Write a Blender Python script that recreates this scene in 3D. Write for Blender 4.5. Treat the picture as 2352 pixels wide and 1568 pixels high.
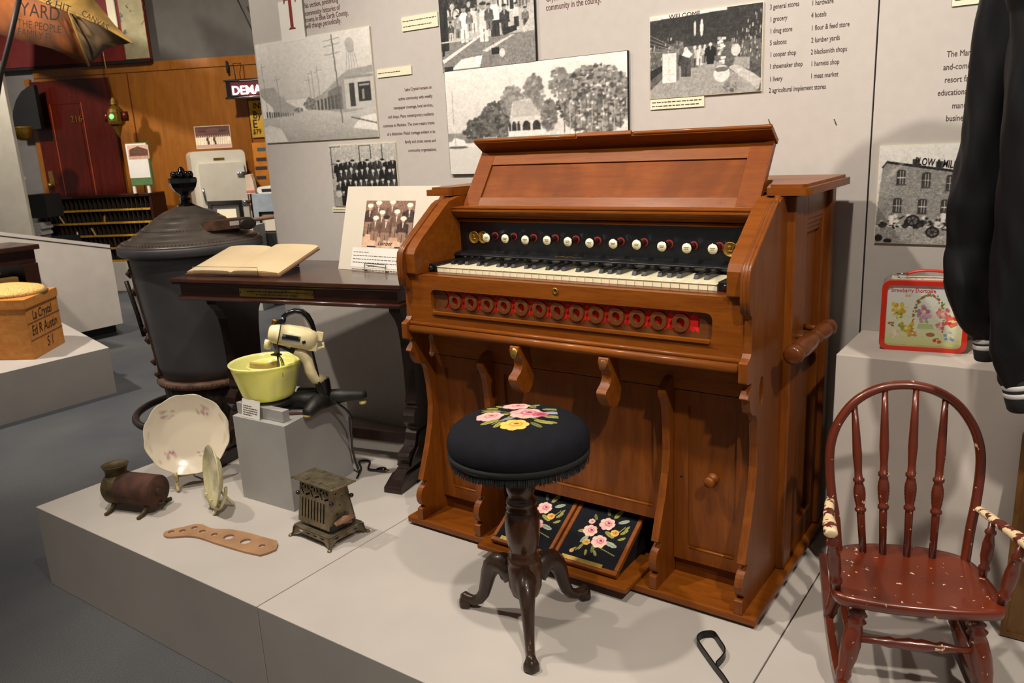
import bpy, bmesh, math, random
import numpy as np
from mathutils import Matrix, Vector

for o in list(bpy.data.objects): bpy.data.objects.remove(o)
S = bpy.context.scene
COL = S.collection
PI = math.pi
random.seed(4)

# ------------------------------------------------------------------ camera, world, light, exposure
CP = (1.2251, -1.6921, 1.4653); YAW, PITCH, ROLL, FPX = -.6235, .2458, .0495, 1847.97
def cam_axes():
    cy, sy, cp, sp = math.cos(YAW), math.sin(YAW), math.cos(PITCH), math.sin(PITCH)
    f = Vector((sy*cp, cy*cp, -sp)); r = Vector((cy, -sy, 0)); d = f.cross(r)
    cr, sr = math.cos(ROLL), math.sin(ROLL)
    return r*cr+d*sr, -r*sr+d*cr, f
AR, AD, AF = cam_axes()
cd = bpy.data.cameras.new('camera'); co = bpy.data.objects.new('camera', cd); COL.objects.link(co)
co.matrix_world = Matrix(((AR.x, -AD.x, -AF.x, CP[0]), (AR.y, -AD.y, -AF.y, CP[1]), (AR.z, -AD.z, -AF.z, CP[2]), (0, 0, 0, 1)))
cd.sensor_fit = 'HORIZONTAL'; cd.sensor_width = 36; cd.lens = FPX*36/2352; cd.clip_start = .05
cd.dof.use_dof = True; cd.dof.focus_distance = 2.15; cd.dof.aperture_fstop = 10
S.camera = co
def ray(px, py): return AR*((px-1176)/FPX)+AD*((py-784)/FPX)+AF
def at(px, py, ax, val):
    """the point of a plane (x, y or z = val) where the photograph shows pixel px, py"""
    d = ray(px, py); i = 'xyz'.index(ax); t = (val-CP[i])/d[i]
    return Vector(CP)+d*t
def onpl(px, py, p0, n):
    d = ray(px, py); p0 = Vector(p0); n = Vector(n)
    return Vector(CP)+d*((p0-Vector(CP)).dot(n)/d.dot(n))

w = bpy.data.worlds.new('world'); S.world = w; w.use_nodes = True
w.node_tree.nodes['Background'].inputs[0].default_value = (1, .90, .80, 1)
w.node_tree.nodes['Background'].inputs[1].default_value = .13
S.view_settings.view_transform = 'Standard'; S.view_settings.look = 'None'
S.view_settings.gamma = 1; S.view_settings.use_curve_mapping = False
S.view_settings.exposure = 0.85

def spot(name, loc, tgt, power, deg=70, rad=.05, col=(1, .905, .80), blend=.6):
    l = bpy.data.lights.new(name, 'SPOT'); l.energy = power; l.spot_size = math.radians(deg); l.spot_blend = blend
    l.shadow_soft_size = rad; l.color = col
    o = bpy.data.objects.new(name, l); COL.objects.link(o); o.location = loc
    o.rotation_euler = (Vector(tgt)-Vector(loc)).to_track_quat('-Z', 'Y').to_euler()
    return o
spot('track_spot', (-.75, -.92, 3.3), (-.2, .3, .9), 112, 80, .05)
spot('track_spot', (.75, -1.00, 3.35), (.35, .2, .8), 92, 80, .05)
spot('track_spot', (-2.2, -.92, 3.3), (-1.3, .3, .8), 88, 80, .05)
spot('track_spot', (2.2, -1.5, 3.2), (1.2, .4, .9), 135, 64, .05)
spot('track_spot', (-4.6, -.5, 3.4), (-4.3, .8, .2), 230, 86, .08)
spot('track_spot', (-3.0, 1.0, 3.5), (-4.6, 1.1, .3), 190, 84, .08)
spot('track_spot', (-7.2, 1.0, 3.5), (-7.6, 3.6, 1.0), 190, 110, .08, blend=1)
spot('track_spot', (-4.9, 2.0, 3.5), (-6.2, 4.2, 1.0), 200, 120, .08, blend=1)

# ------------------------------------------------------------------ materials
def lin(c): return tuple(((v/255)/12.92 if v/255 <= .04045 else ((v/255+.055)/1.055)**2.4) for v in c)
MATS = {}
def nodes(name):
    m = bpy.data.materials.new(name); m.use_nodes = True; MATS[name] = m
    nt = m.node_tree; return m, nt, nt.nodes['Principled BSDF']
def sset(b, rough=.6, metal=0, coat=0, spec=.5):
    b.inputs['Roughness'].default_value = rough; b.inputs['Metallic'].default_value = metal
    b.inputs['Coat Weight'].default_value = coat; b.inputs['Coat Roughness'].default_value = .12
    b.inputs['Specular IOR Level'].default_value = spec
def bump(nt, b, src, strength=.2, dist=.002):
    n = nt.nodes.new('ShaderNodeBump'); n.inputs['Strength'].default_value = strength; n.inputs['Distance'].default_value = dist
    nt.links.new(src, n.inputs['Height']); nt.links.new(n.outputs[0], b.inputs['Normal'])
def coords(nt, scale=(1, 1, 1)):
    t = nt.nodes.new('ShaderNodeTexCoord'); mp = nt.nodes.new('ShaderNodeMapping'); mp.inputs['Scale'].default_value = scale
    nt.links.new(t.outputs['Object'], mp.inputs[0]); return mp.outputs[0]
def noise(nt, vec, scale, detail=3, rough=.5, dist=0):
    n = nt.nodes.new('ShaderNodeTexNoise'); n.inputs['Scale'].default_value = scale; n.inputs['Detail'].default_value = detail
    n.inputs['Roughness'].default_value = rough; n.inputs['Distortion'].default_value = dist
    nt.links.new(vec, n.inputs['Vector']); return n.outputs['Fac']
def ramp(nt, src, stops):
    r = nt.nodes.new('ShaderNodeValToRGB'); e = r.color_ramp.elements
    while len(e) < len(stops): e.new(.5)
    for k, (p, c) in enumerate(stops): e[k].position = p; e[k].color = (*lin(c), 1)
    nt.links.new(src, r.inputs[0]); return r.outputs[0]
def mixc(nt, fac, a, b):
    m = nt.nodes.new('ShaderNodeMix'); m.data_type = 'RGBA'; nt.links.new(fac, m.inputs['Factor'])
    for s, k in ((a, 'A'), (b, 'B')):
        i = [x for x in m.inputs if x.name == k and x.type == 'RGBA'][0]
        if isinstance(s, tuple): i.default_value = (*lin(s), 1)
        else: nt.links.new(s, i)
    return [x for x in m.outputs if x.type == 'RGBA'][0]
def plain(name, c, rough=.6, metal=0, coat=0, var=.08, scale=8, bmp=0, bscale=300, spec=.5):
    m, nt, b = nodes(name); sset(b, rough, metal, coat, spec)
    v = coords(nt); f = noise(nt, v, scale, 4)
    d = tuple(max(0, x*(1-var)) for x in c); l = tuple(min(255, x*(1+var)) for x in c)
    nt.links.new(ramp(nt, f, [(.3, d), (.7, l)]), b.inputs['Base Color'])
    if bmp: bump(nt, b, noise(nt, v, bscale, 2), bmp)
    return m
def wood(name, c1, c2, axis='x', rough=.35, coat=.3, gs=14, bmp=.05, blotch=None):
    m, nt, b = nodes(name); sset(b, rough, 0, coat, .3)
    sc = {'x': (.12, 1, 1), 'y': (1, .12, 1), 'z': (1, 1, .12)}[axis]
    v = coords(nt, sc); f = noise(nt, v, gs*3, 6, .6, .6); g = noise(nt, v, gs*14, 2, .5)
    base = ramp(nt, f, [(.25, c1), (.75, c2)])
    dk = tuple(x*.8 for x in c1)
    r2 = nt.nodes.new('ShaderNodeValToRGB'); r2.color_ramp.elements[0].position = .55; r2.color_ramp.elements[1].position = .8
    r2.color_ramp.elements[0].color = (0, 0, 0, 1); r2.color_ramp.elements[1].color = (.5, .5, .5, 1)
    nt.links.new(g, r2.inputs[0])
    out = mixc(nt, r2.outputs[0], base, dk)
    if blotch:
        q = noise(nt, coords(nt, (1, .4, .6)), 7, 2, .5, 1.2)
        rr = ramp(nt, q, [(.42, (0, 0, 0)), (.62, (190, 190, 190))]); out = mixc(nt, rr, out, blotch)
    nt.links.new(out, b.inputs['Base Color'])
    if bmp: bump(nt, b, g, bmp, .001)
    return m
def flecked(name, c, fleck, thr=.62, scale=60, rough=.35, coat=.2, c2=None):
    m, nt, b = nodes(name); sset(b, rough, 0, coat); v = coords(nt)
    f = noise(nt, v, scale, 3, .6); big = noise(nt, v, 9, 2)
    base = ramp(nt, big, [(.35, c), (.7, c2 or tuple(min(255, x*1.15) for x in c))])
    rr = ramp(nt, f, [(thr, (0, 0, 0)), (thr+.02, (255, 255, 255))])
    nt.links.new(mixc(nt, rr, base, fleck), b.inputs['Base Color']); bump(nt, b, rr, .25, .001)
    return m
def attr_mat(name, rough=.5, weave=0, coat=0, tint=1.0):
    m, nt, b = nodes(name); sset(b, rough, 0, coat)
    a = nt.nodes.new('ShaderNodeAttribute'); a.attribute_name = 'Col'
    nt.links.new(a.outputs['Color'], b.inputs['Base Color'])
    if weave: bump(nt, b, noise(nt, coords(nt), 900, 1), weave, .001)
    return m
def emit(name, c, s):
    m, nt, b = nodes(name); b.inputs['Base Color'].default_value = (*lin(c), 1)
    b.inputs['Emission Color'].default_value = (*lin(c), 1); b.inputs['Emission Strength'].default_value = s; return m
def glass(name):
    m, nt, b = nodes(name); b.inputs['Transmission Weight'].default_value = 1; sset(b, .03); b.inputs['IOR'].default_value = 1.3
    b.inputs['Base Color'].default_value = (.97, .97, .97, 1); return m

M_o1 = wood('organ_walnut', (104, 50, 8), (134, 74, 18), 'x', .38, .14)
M_oz = wood('organ_walnut_upright', (98, 47, 8), (126, 68, 17), 'z', .38, .14)
M_op = wood('organ_panel', (108, 50, 8), (134, 71, 18), 'x', .5, 0, blotch=(86, 40, 6))
M_op.node_tree.nodes['Principled BSDF'].inputs['Specular IOR Level'].default_value = .12
M_o1.node_tree.nodes['Principled BSDF'].inputs['Specular IOR Level'].default_value = .2
M_od = wood('organ_dark_edge', (82, 38, 8), (104, 52, 14), 'x', .34, .2)
M_or = wood('ring_fretwork', (84, 46, 18), (106, 62, 26), 'x', .45, .2)
M_blk = plain('ebonized_wood', (13, 14, 17), .35, 0, .25, .2, 20)
M_blkm = plain('black_matte', (16, 16, 17), .7)
M_ivory = plain('ivory_key', (232, 222, 188), .3, 0, .25, .03, 30)
M_ebony = plain('ebony_key', (20, 20, 22), .3, 0, .2)
M_redc = plain('red_cloth', (226, 26, 12), .85, 0, 0, .2, 40)
M_redf = plain('red_felt', (112, 26, 16), .9)
M_gold = plain('old_gilt', (140, 106, 40), .4, .7, 0, .2, 60)
M_brass = plain('brass', (150, 122, 60), .35, .8, 0, .15, 30)
M_chrome = plain('chrome', (190, 190, 195), .18, 1)
M_steel = plain('dull_steel', (120, 116, 108), .4, .9)
M_stool = wood('stool_walnut', (48, 27, 16), (84, 50, 30), 'z', .3, .4, 20)
M_stoolleg = wood('stool_leg_dark', (36, 24, 17), (58, 40, 28), 'z', .4, .3, 20)
M_seat = plain('black_needlepoint', (15, 16, 22), .9, 0, 0, .15, 40, .5, 700, .2)
M_fringe = plain('black_fringe', (18, 20, 20), .95, 0, 0, .3, 100)
M_table = wood('table_mahogany', (48, 24, 16), (72, 38, 26), 'x', .28, .45, 14)
M_tabled = wood('table_leg_dark', (26, 16, 13), (46, 28, 22), 'z', .35, .35, 14)
M_page = plain('aged_page', (200, 178, 140), .8, 0, 0, .04, 6)
M_pedge = plain('page_edges', (196, 158, 106), .85, 0, 0, .12, 200)
M_cover = plain('worn_leather', (96, 56, 40), .7)
M_clear = glass('clear_acrylic')
M_cream = plain('cream_card', (226, 218, 188), .7, 0, 0, .02)
M_white = plain('white_card', (226, 222, 212), .7, 0, 0, .02)
M_mat = plain('mat_board', (212, 202, 184), .75, 0, 0, .015)
M_wall = plain('grey_wall_fabric', (186, 179, 172), .85, 0, 0, .012, 30, .15, 500, .2)
M_plat = plain('platform_top_paint', (178, 171, 163), .6, 0, 0, .02, 5, .05, 300, .3)
M_block = plain('block_grey_paint', (158, 156, 152), .7, 0, 0, .03, 6, .05, 300)
M_block2 = plain('block_light_paint', (198, 188, 178), .7, 0, 0, .03, 6, .05, 300)
M_seam = plain('dark_seam', (30, 26, 24), .8)
M_mixc = plain('cream_enamel', (244, 228, 176), .25, 0, .4, .05, 20)
M_mixb = plain('black_cast_iron', (34, 32, 30), .5, .2, 0, .2, 40, .2, 200)
M_bake = plain('black_bakelite', (14, 14, 15), .2, 0, .5)
M_bowl = plain('jadeite_yellow_glass', (244, 240, 146), .18, 0, .4, .03, 10)
_b = M_bowl.node_tree.nodes['Principled BSDF']; _b.inputs['Subsurface Weight'].default_value = .6; _b.inputs['Subsurface Radius'].default_value = (.05, .05, .02); _b.inputs['Subsurface Scale'].default_value = .6
M_tan = plain('tan_card', (176, 152, 84), .8, 0, 0, .1, 30)
M_toast = plain('tarnished_nickel', (120, 110, 88), .36, .65, 0, .18, 30)
M_toastd = plain('toaster_inside', (24, 21, 18), .7)
M_rust = plain('rusty_iron', (70, 42, 30), .85, .1, 0, .25, 25, .3, 200)
M_rustd = plain('bronzed_iron', (66, 54, 28), .6, .3, 0, .3, 25, .3, 200)
M_paddle = plain('paddle_maple', (156, 118, 84), .55, 0, .05, .1, 12)
M_paddled = plain('paddle_edge', (92, 60, 38), .7)
M_china = attr_mat('painted_china', .18, 0, .5)
M_chinaw = plain('white_china', (222, 208, 180), .2, 0, .5, .02)
M_chinag = plain('gilt_green_china', (206, 198, 152), .22, 0, .5, .1, 30)
M_stand = plain('cream_plate_stand', (196, 176, 128), .4, 0, .2)
M_stove = plain('stove_sheet_iron', (84, 82, 84), .5, .2, 0, .08, 6, .03, 60)
M_stovelid = plain('stove_nickel_lid', (104, 95, 87), .3, .25, 0, .12, 14, .02, 80)
M_stovec = plain('stove_rusty_casting', (90, 64, 48), .6, .2, 0, .3, 30, .4, 90)
M_stovef = plain('stove_black_base', (46, 37, 33), .45, .3, 0, .3, 30, .3, 90)
M_chair = flecked('worn_brown_paint', (86, 31, 13), (206, 176, 140), .665, 46, .32, .3)
M_chairseat = flecked('chipped_seat_paint', (88, 33, 14), (214, 186, 150), .67, 60, .3, .3)
M_arm = flecked('peeled_arm_paint', (84, 30, 16), (222, 198, 156), .47, 42, .5, .1)
M_red = plain('red_tin', (214, 48, 26), .25, 0, .4, .03)
M_tin = plain('tin_edge', (176, 172, 160), .4, .6)
M_redpl = plain('red_plastic', (210, 50, 30), .3, 0, .3)
M_cloth = plain('black_satin', (9, 9, 11), .55, 0, 0, .2, 10, 0, 300, .3)
M_knit = plain('black_knit', (12, 12, 14), .9, 0, 0, .2, 80)
M_stripe = plain('white_knit_stripe', (176, 172, 168), .9)
M_pframe = wood('picture_frame_wood', (74, 48, 20), (104, 70, 32), 'z', .35, .3)
M_iron = plain('black_iron_strap', (28, 28, 26), .4, .5)
M_print = attr_mat('photograph_print', .55)
M_printm = attr_mat('matte_print', .75)
M_stitch = attr_mat('needlepoint_stitches', .9, .5)
M_ink = plain('brown_ink', (74, 58, 54), .8)
M_inkr = plain('maroon_ink', (104, 64, 62), .8)
M_red_T = plain('deep_red_ink', (128, 22, 16), .7)
M_inkb = plain('black_ink', (26, 22, 20), .8)
M_carpet = None
def carpet():
    m, nt, b = nodes('blue_grey_carpet'); sset(b, .95, 0, 0, .1); v = coords(nt)
    f = noise(nt, coords(nt, (1, 2.2, 1)), 260, 3, .7); g = noise(nt, v, 1.6, 3)
    base = ramp(nt, g, [(.35, (86, 90, 97)), (.65, (108, 108, 108))])
    dk = ramp(nt, f, [(.35, (0, 0, 0)), (.65, (255, 255, 255))])
    nt.links.new(mixc(nt, dk, (66, 66, 67), base), b.inputs['Base Color']); bump(nt, b, f, .6, .004); return m
M_carpet = carpet()
M_bgwood = wood('orange_panelling', (132, 78, 22), (160, 98, 34), 'z', .4, .2, 5)
M_bggrey = plain('dark_grey_wall', (84, 80, 74), .9, 0, 0, .04)
M_bggrey2 = plain('mid_grey_wall', (120, 116, 112), .9, 0, 0, .03)
M_door = wood('red_mahogany', (62, 14, 7), (88, 24, 11), 'z', .3, .12, 8)
M_doorl = plain('door_bead', (150, 62, 20), .3, 0, .4)
M_col = plain('grey_column_paint', (168, 162, 148), .8, 0, 0, .03)
M_orange = wood('crate_pine', (182, 112, 44), (212, 144, 68), 'x', .6, .05, 8)
M_wick = plain('woven_lid', (212, 164, 96), .8, 0, 0, .25, 120, .5, 150)
M_dkwood = wood('dark_desk', (38, 18, 10), (60, 30, 18), 'x', .35, .3, 8)
M_yel = plain('yellow_poster', (206, 160, 48), .75, 0, 0, .06)
M_orp = plain('orange_poster', (208, 130, 42), .75, 0, 0, .08)
M_fridge = plain('fridge_enamel', (214, 206, 188), .3, 0, .4, .02)
M_green = plain('green_board', (86, 116, 66), .7)
M_lb = plain('pale_blue_plinth', (150, 160, 168), .8)
M_strut = plain('umbrella_strut', (30, 20, 14), .6)

# ------------------------------------------------------------------ mesh helpers
class MB:
    """collects faces (world coordinates) and links them as ONE mesh object"""
    def __init__(s, X=None): s.v = []; s.f = []; s.m = []; s.sm = []; s.mats = []; s.X = X
    def slot(s, mat):
        if mat is None: return 0
        if mat not in s.mats: s.mats.append(mat)
        return s.mats.index(mat)
    def add(s, vs, fs, mat=None, smooth=False, M=None):
        n = len(s.v); k = s.slot(mat)
        for p in vs:
            p = Vector(p)
            if M is not None: p = M @ p
            s.v.append(p)
        for f in fs: s.f.append([n+i for i in f]); s.m.append(k); s.sm.append(smooth)
    def box(s, x0, x1, y0, y1, z0, z1, mat=None, M=None):
        vs = [(x, y, z) for x in (x0, x1) for y in (y0, y1) for z in (z0, z1)]
        s.add(vs, [(0, 1, 3, 2), (4, 6, 7, 5), (0, 4, 5, 1), (2, 3, 7, 6), (0, 2, 6, 4), (1, 5, 7, 3)], mat, False, M)
    def prism(s, loops, ax, a, b, mat=None, smooth=False, M=None):
        """loops of 2D points (first the outline, others holes), extruded along axis ax between a and b"""
        if not isinstance(loops[0][0], (tuple, list)): loops = [loops]
        def P(p, t):
            return {'x': (t, p[0], p[1]), 'y': (p[0], t, p[1]), 'z': (p[0], p[1], t)}[ax]
        if len(loops) == 1:
            L = loops[0]; n = len(L); vs = [P(p, a) for p in L]+[P(p, b) for p in L]
            s.add(vs, [list(range(n))[::-1], list(range(n, 2*n))], mat, False, M)
            s.add(vs, [(i, (i+1) % n, n+(i+1) % n, n+i) for i in range(n)], mat, smooth, M)
            return
        bm = bmesh.new(); es = []
        for L in loops:
            q = [bm.verts.new(P(p, a)) for p in L]
            es += [bm.edges.new((q[i], q[(i+1) % len(q)])) for i in range(len(q))]
        bmesh.ops.triangle_fill(bm, use_beauty=True, edges=es)
        bm.verts.index_update(); va = [v.co.copy() for v in bm.verts]; fa = [[v.index for v in f.verts] for f in bm.faces]
        bm.free(); i = 'xyz'.index(ax); vb = [v.copy() for v in va]
        for v in vb: v[i] = b
        s.add(va, fa, mat, False, M); s.add(vb, [f[::-1] for f in fa], mat, False, M)
        for L in loops:
            n = len(L); s.add([P(p, a) for p in L]+[P(p, b) for p in L], [(i, (i+1) % n, n+(i+1) % n, n+i) for i in range(n)], mat, smooth, M)
    def lathe(s, prof, c=(0, 0, 0), n=32, mat=None, M=None, ax='z', smooth=True, rfun=None, sx=1, sy=1, cap=True):
        vs = []
        for (r, h) in prof:
            for k in range(n):
                a = 2*PI*k/n; q = r*(rfun(a, r, h) if rfun else 1); x, y = q*math.cos(a)*sx, q*math.sin(a)*sy
                p = {'z': (x, y, h), 'y': (x, h, y), 'x': (h, x, y)}[ax]; vs.append((p[0]+c[0], p[1]+c[1], p[2]+c[2]))
        fs = [(j*n+k, j*n+(k+1) % n, (j+1)*n+(k+1) % n, (j+1)*n+k) for j in range(len(prof)-1) for k in range(n)]
        if cap and prof[0][0] > 1e-5: fs.append(list(range(n))[::-1])
        if cap and prof[-1][0] > 1e-5: fs.append([(len(prof)-1)*n+k for k in range(n)])
        s.add(vs, fs, mat, smooth, M)
    def tube(s, pts, r, n=10, mat=None, closed=False, M=None, flat=1.0, up=None, smooth=True):
        P = [Vector(p) for p in pts]; m = len(P); R = r if isinstance(r, (list, tuple)) else [r]*m
        vs = []; prev = None
        for i in range(m):
            if closed: t = P[(i+1) % m]-P[i-1]
            else: t = P[min(i+1, m-1)]-P[max(i-1, 0)]
            t = t.normalized() if t.length > 1e-9 else Vector((0, 0, 1))
            a = Vector(up) if up else (prev if prev is not None else (Vector((0, 0, 1)) if abs(t.z) < .9 else Vector((1, 0, 0))))
            x = (a-t*a.dot(t)); x = x.normalized() if x.length > 1e-6 else t.orthogonal().normalized()
            prev = x; y = t.cross(x)
            for k in range(n):
                g = 2*PI*k/n; vs.append(P[i]+(x*math.cos(g)*flat+y*math.sin(g))*R[i])
        fs = [(j*n+k, j*n+(k+1) % n, ((j+1) % m)*n+(k+1) % n, ((j+1) % m)*n+k) for j in range(m if closed else m-1) for k in range(n)]
        if not closed: fs += [list(range(n))[::-1], [(m-1)*n+k for k in range(n)]]
        s.add(vs, fs, mat, smooth, M)
    def ball(s, c, r, mat=None, n=16, sx=1, sy=1, sz=1, M=None):
        prof = [(max(1e-6, r*math.sin(PI*j/(n//2))), -r*math.cos(PI*j/(n//2))) for j in range(n//2+1)]
        T = Matrix.Translation(c) @ Matrix.Diagonal((sx, sy, sz, 1)); s.lathe(prof, (0, 0, 0), n, mat, (M @ T) if M is not None else T)
    def quad(s, a, b, c, d, mat=None, M=None): s.add([a, b, c, d], [(0, 1, 2, 3)], mat, False, M)
    def build(s, name, mat=None, parent=None, bevel=0, solid=0, subsurf=0, col=None, weld=False):
        me = bpy.data.meshes.new(name)
        V = [s.X @ v for v in s.v] if s.X is not None else s.v
        lo = Vector((min(v.x for v in V), min(v.y for v in V), min(v.z for v in V))); hi = Vector((max(v.x for v in V), max(v.y for v in V), max(v.z for v in V)))
        base = Vector(((lo.x+hi.x)/2, (lo.y+hi.y)/2, lo.z))
        me.from_pydata([v-base for v in V], [], s.f)
        for m in (s.mats or [mat]): me.materials.append(m if m else mat)
        if s.mats: me.polygons.foreach_set('material_index', s.m)
        me.polygons.foreach_set('use_smooth', s.sm)
        if col is not None:
            at_ = me.color_attributes.new('Col', 'FLOAT_COLOR', 'POINT'); at_.data.foreach_set('color', col.ravel())
        me.update()
        if weld or not col is not None:
            bm = bmesh.new(); bm.from_mesh(me)
            if weld: bmesh.ops.remove_doubles(bm, verts=bm.verts, dist=1e-5)
            bmesh.ops.recalc_face_normals(bm, faces=bm.faces); bm.to_mesh(me); bm.free()
        o = bpy.data.objects.new(name, me); COL.objects.link(o)
        o.location = base
        if parent is not None: o.parent = parent; o.location = base-wpos(parent)
        if solid: q = o.modifiers.new('solid', 'SOLIDIFY'); q.thickness = solid; q.offset = 0
        if subsurf: q = o.modifiers.new('sub', 'SUBSURF'); q.levels = q.render_levels = subsurf
        if bevel:
            q = o.modifiers.new('bevel', 'BEVEL'); q.width = bevel; q.segments = 2; q.limit_method = 'ANGLE'; q.angle_limit = math.radians(40)
            q.use_clamp_overlap = True
        return o
def wpos(o):
    p = Vector((0, 0, 0))
    while o is not None: p += o.location; o = o.parent
    return p
def thing(name, loc, label, cat, group=None):
    o = bpy.data.objects.new(name, None); COL.objects.link(o); o.location = loc; o.empty_display_size = .05
    return tag(o, label, cat, group)
def tag(o, label=None, cat=None, group=None, kind=None):
    if label: o['label'] = label
    if cat: o['category'] = cat
    if group: o['group'] = group
    if kind: o['kind'] = kind
    return o
def bx(name, x0, x1, y0, y1, z0, z1, mat, parent=None, bevel=.0015, X=None):
    m = MB(X); m.box(x0, x1, y0, y1, z0, z1); return m.build(name, mat, parent, bevel)
def copy_tree(o, off=Vector((0, 0, 0)), parent=None):
    c = o.copy(); COL.objects.link(c); c.parent = parent
    if parent is None: c.location = o.location+Vector(off)
    for ch in list(o.children): copy_tree(ch, off, c)
    return c
def frame(origin, deg, ax='Z'): return Matrix.Translation(origin) @ Matrix.Rotation(math.radians(deg), 4, ax)
def basis(o, u, v, n=None):
    u = Vector(u).normalized(); v = Vector(v); v = (v-u*v.dot(u)).normalized(); n = u.cross(v) if n is None else Vector(n)
    return Matrix(((u.x, v.x, n.x, o[0]), (u.y, v.y, n.y, o[1]), (u.z, v.z, n.z, o[2]), (0, 0, 0, 1)))
def text(s, size, M, mat, name, parent=None, align='LEFT', shear=0, stretch=1, thick=.0003, bold=0):
    """lettering standing on the xy plane of matrix M"""
    c = bpy.data.curves.new('t', 'FONT'); c.body = s; c.size = size; c.align_x = align; c.shear = shear; c.extrude = thick; c.resolution_u = 3
    c.offset = bold
    o = bpy.data.objects.new('t', c); COL.objects.link(o); dg = bpy.context.evaluated_depsgraph_get(); dg.update()
    me = bpy.data.meshes.new_from_object(o.evaluated_get(dg)); bpy.data.objects.remove(o)
    T = M @ Matrix.Diagonal((stretch, 1, 1, 1))
    mb = MB(); mb.add([T @ v.co for v in me.vertices], [list(p.vertices) for p in me.polygons]); bpy.data.meshes.remove(me)
    if name is None: return mb
    return mb.build(name, mat, parent)
def merge(dst, src, mat=None): dst.add(src.v, src.f, mat)

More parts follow.
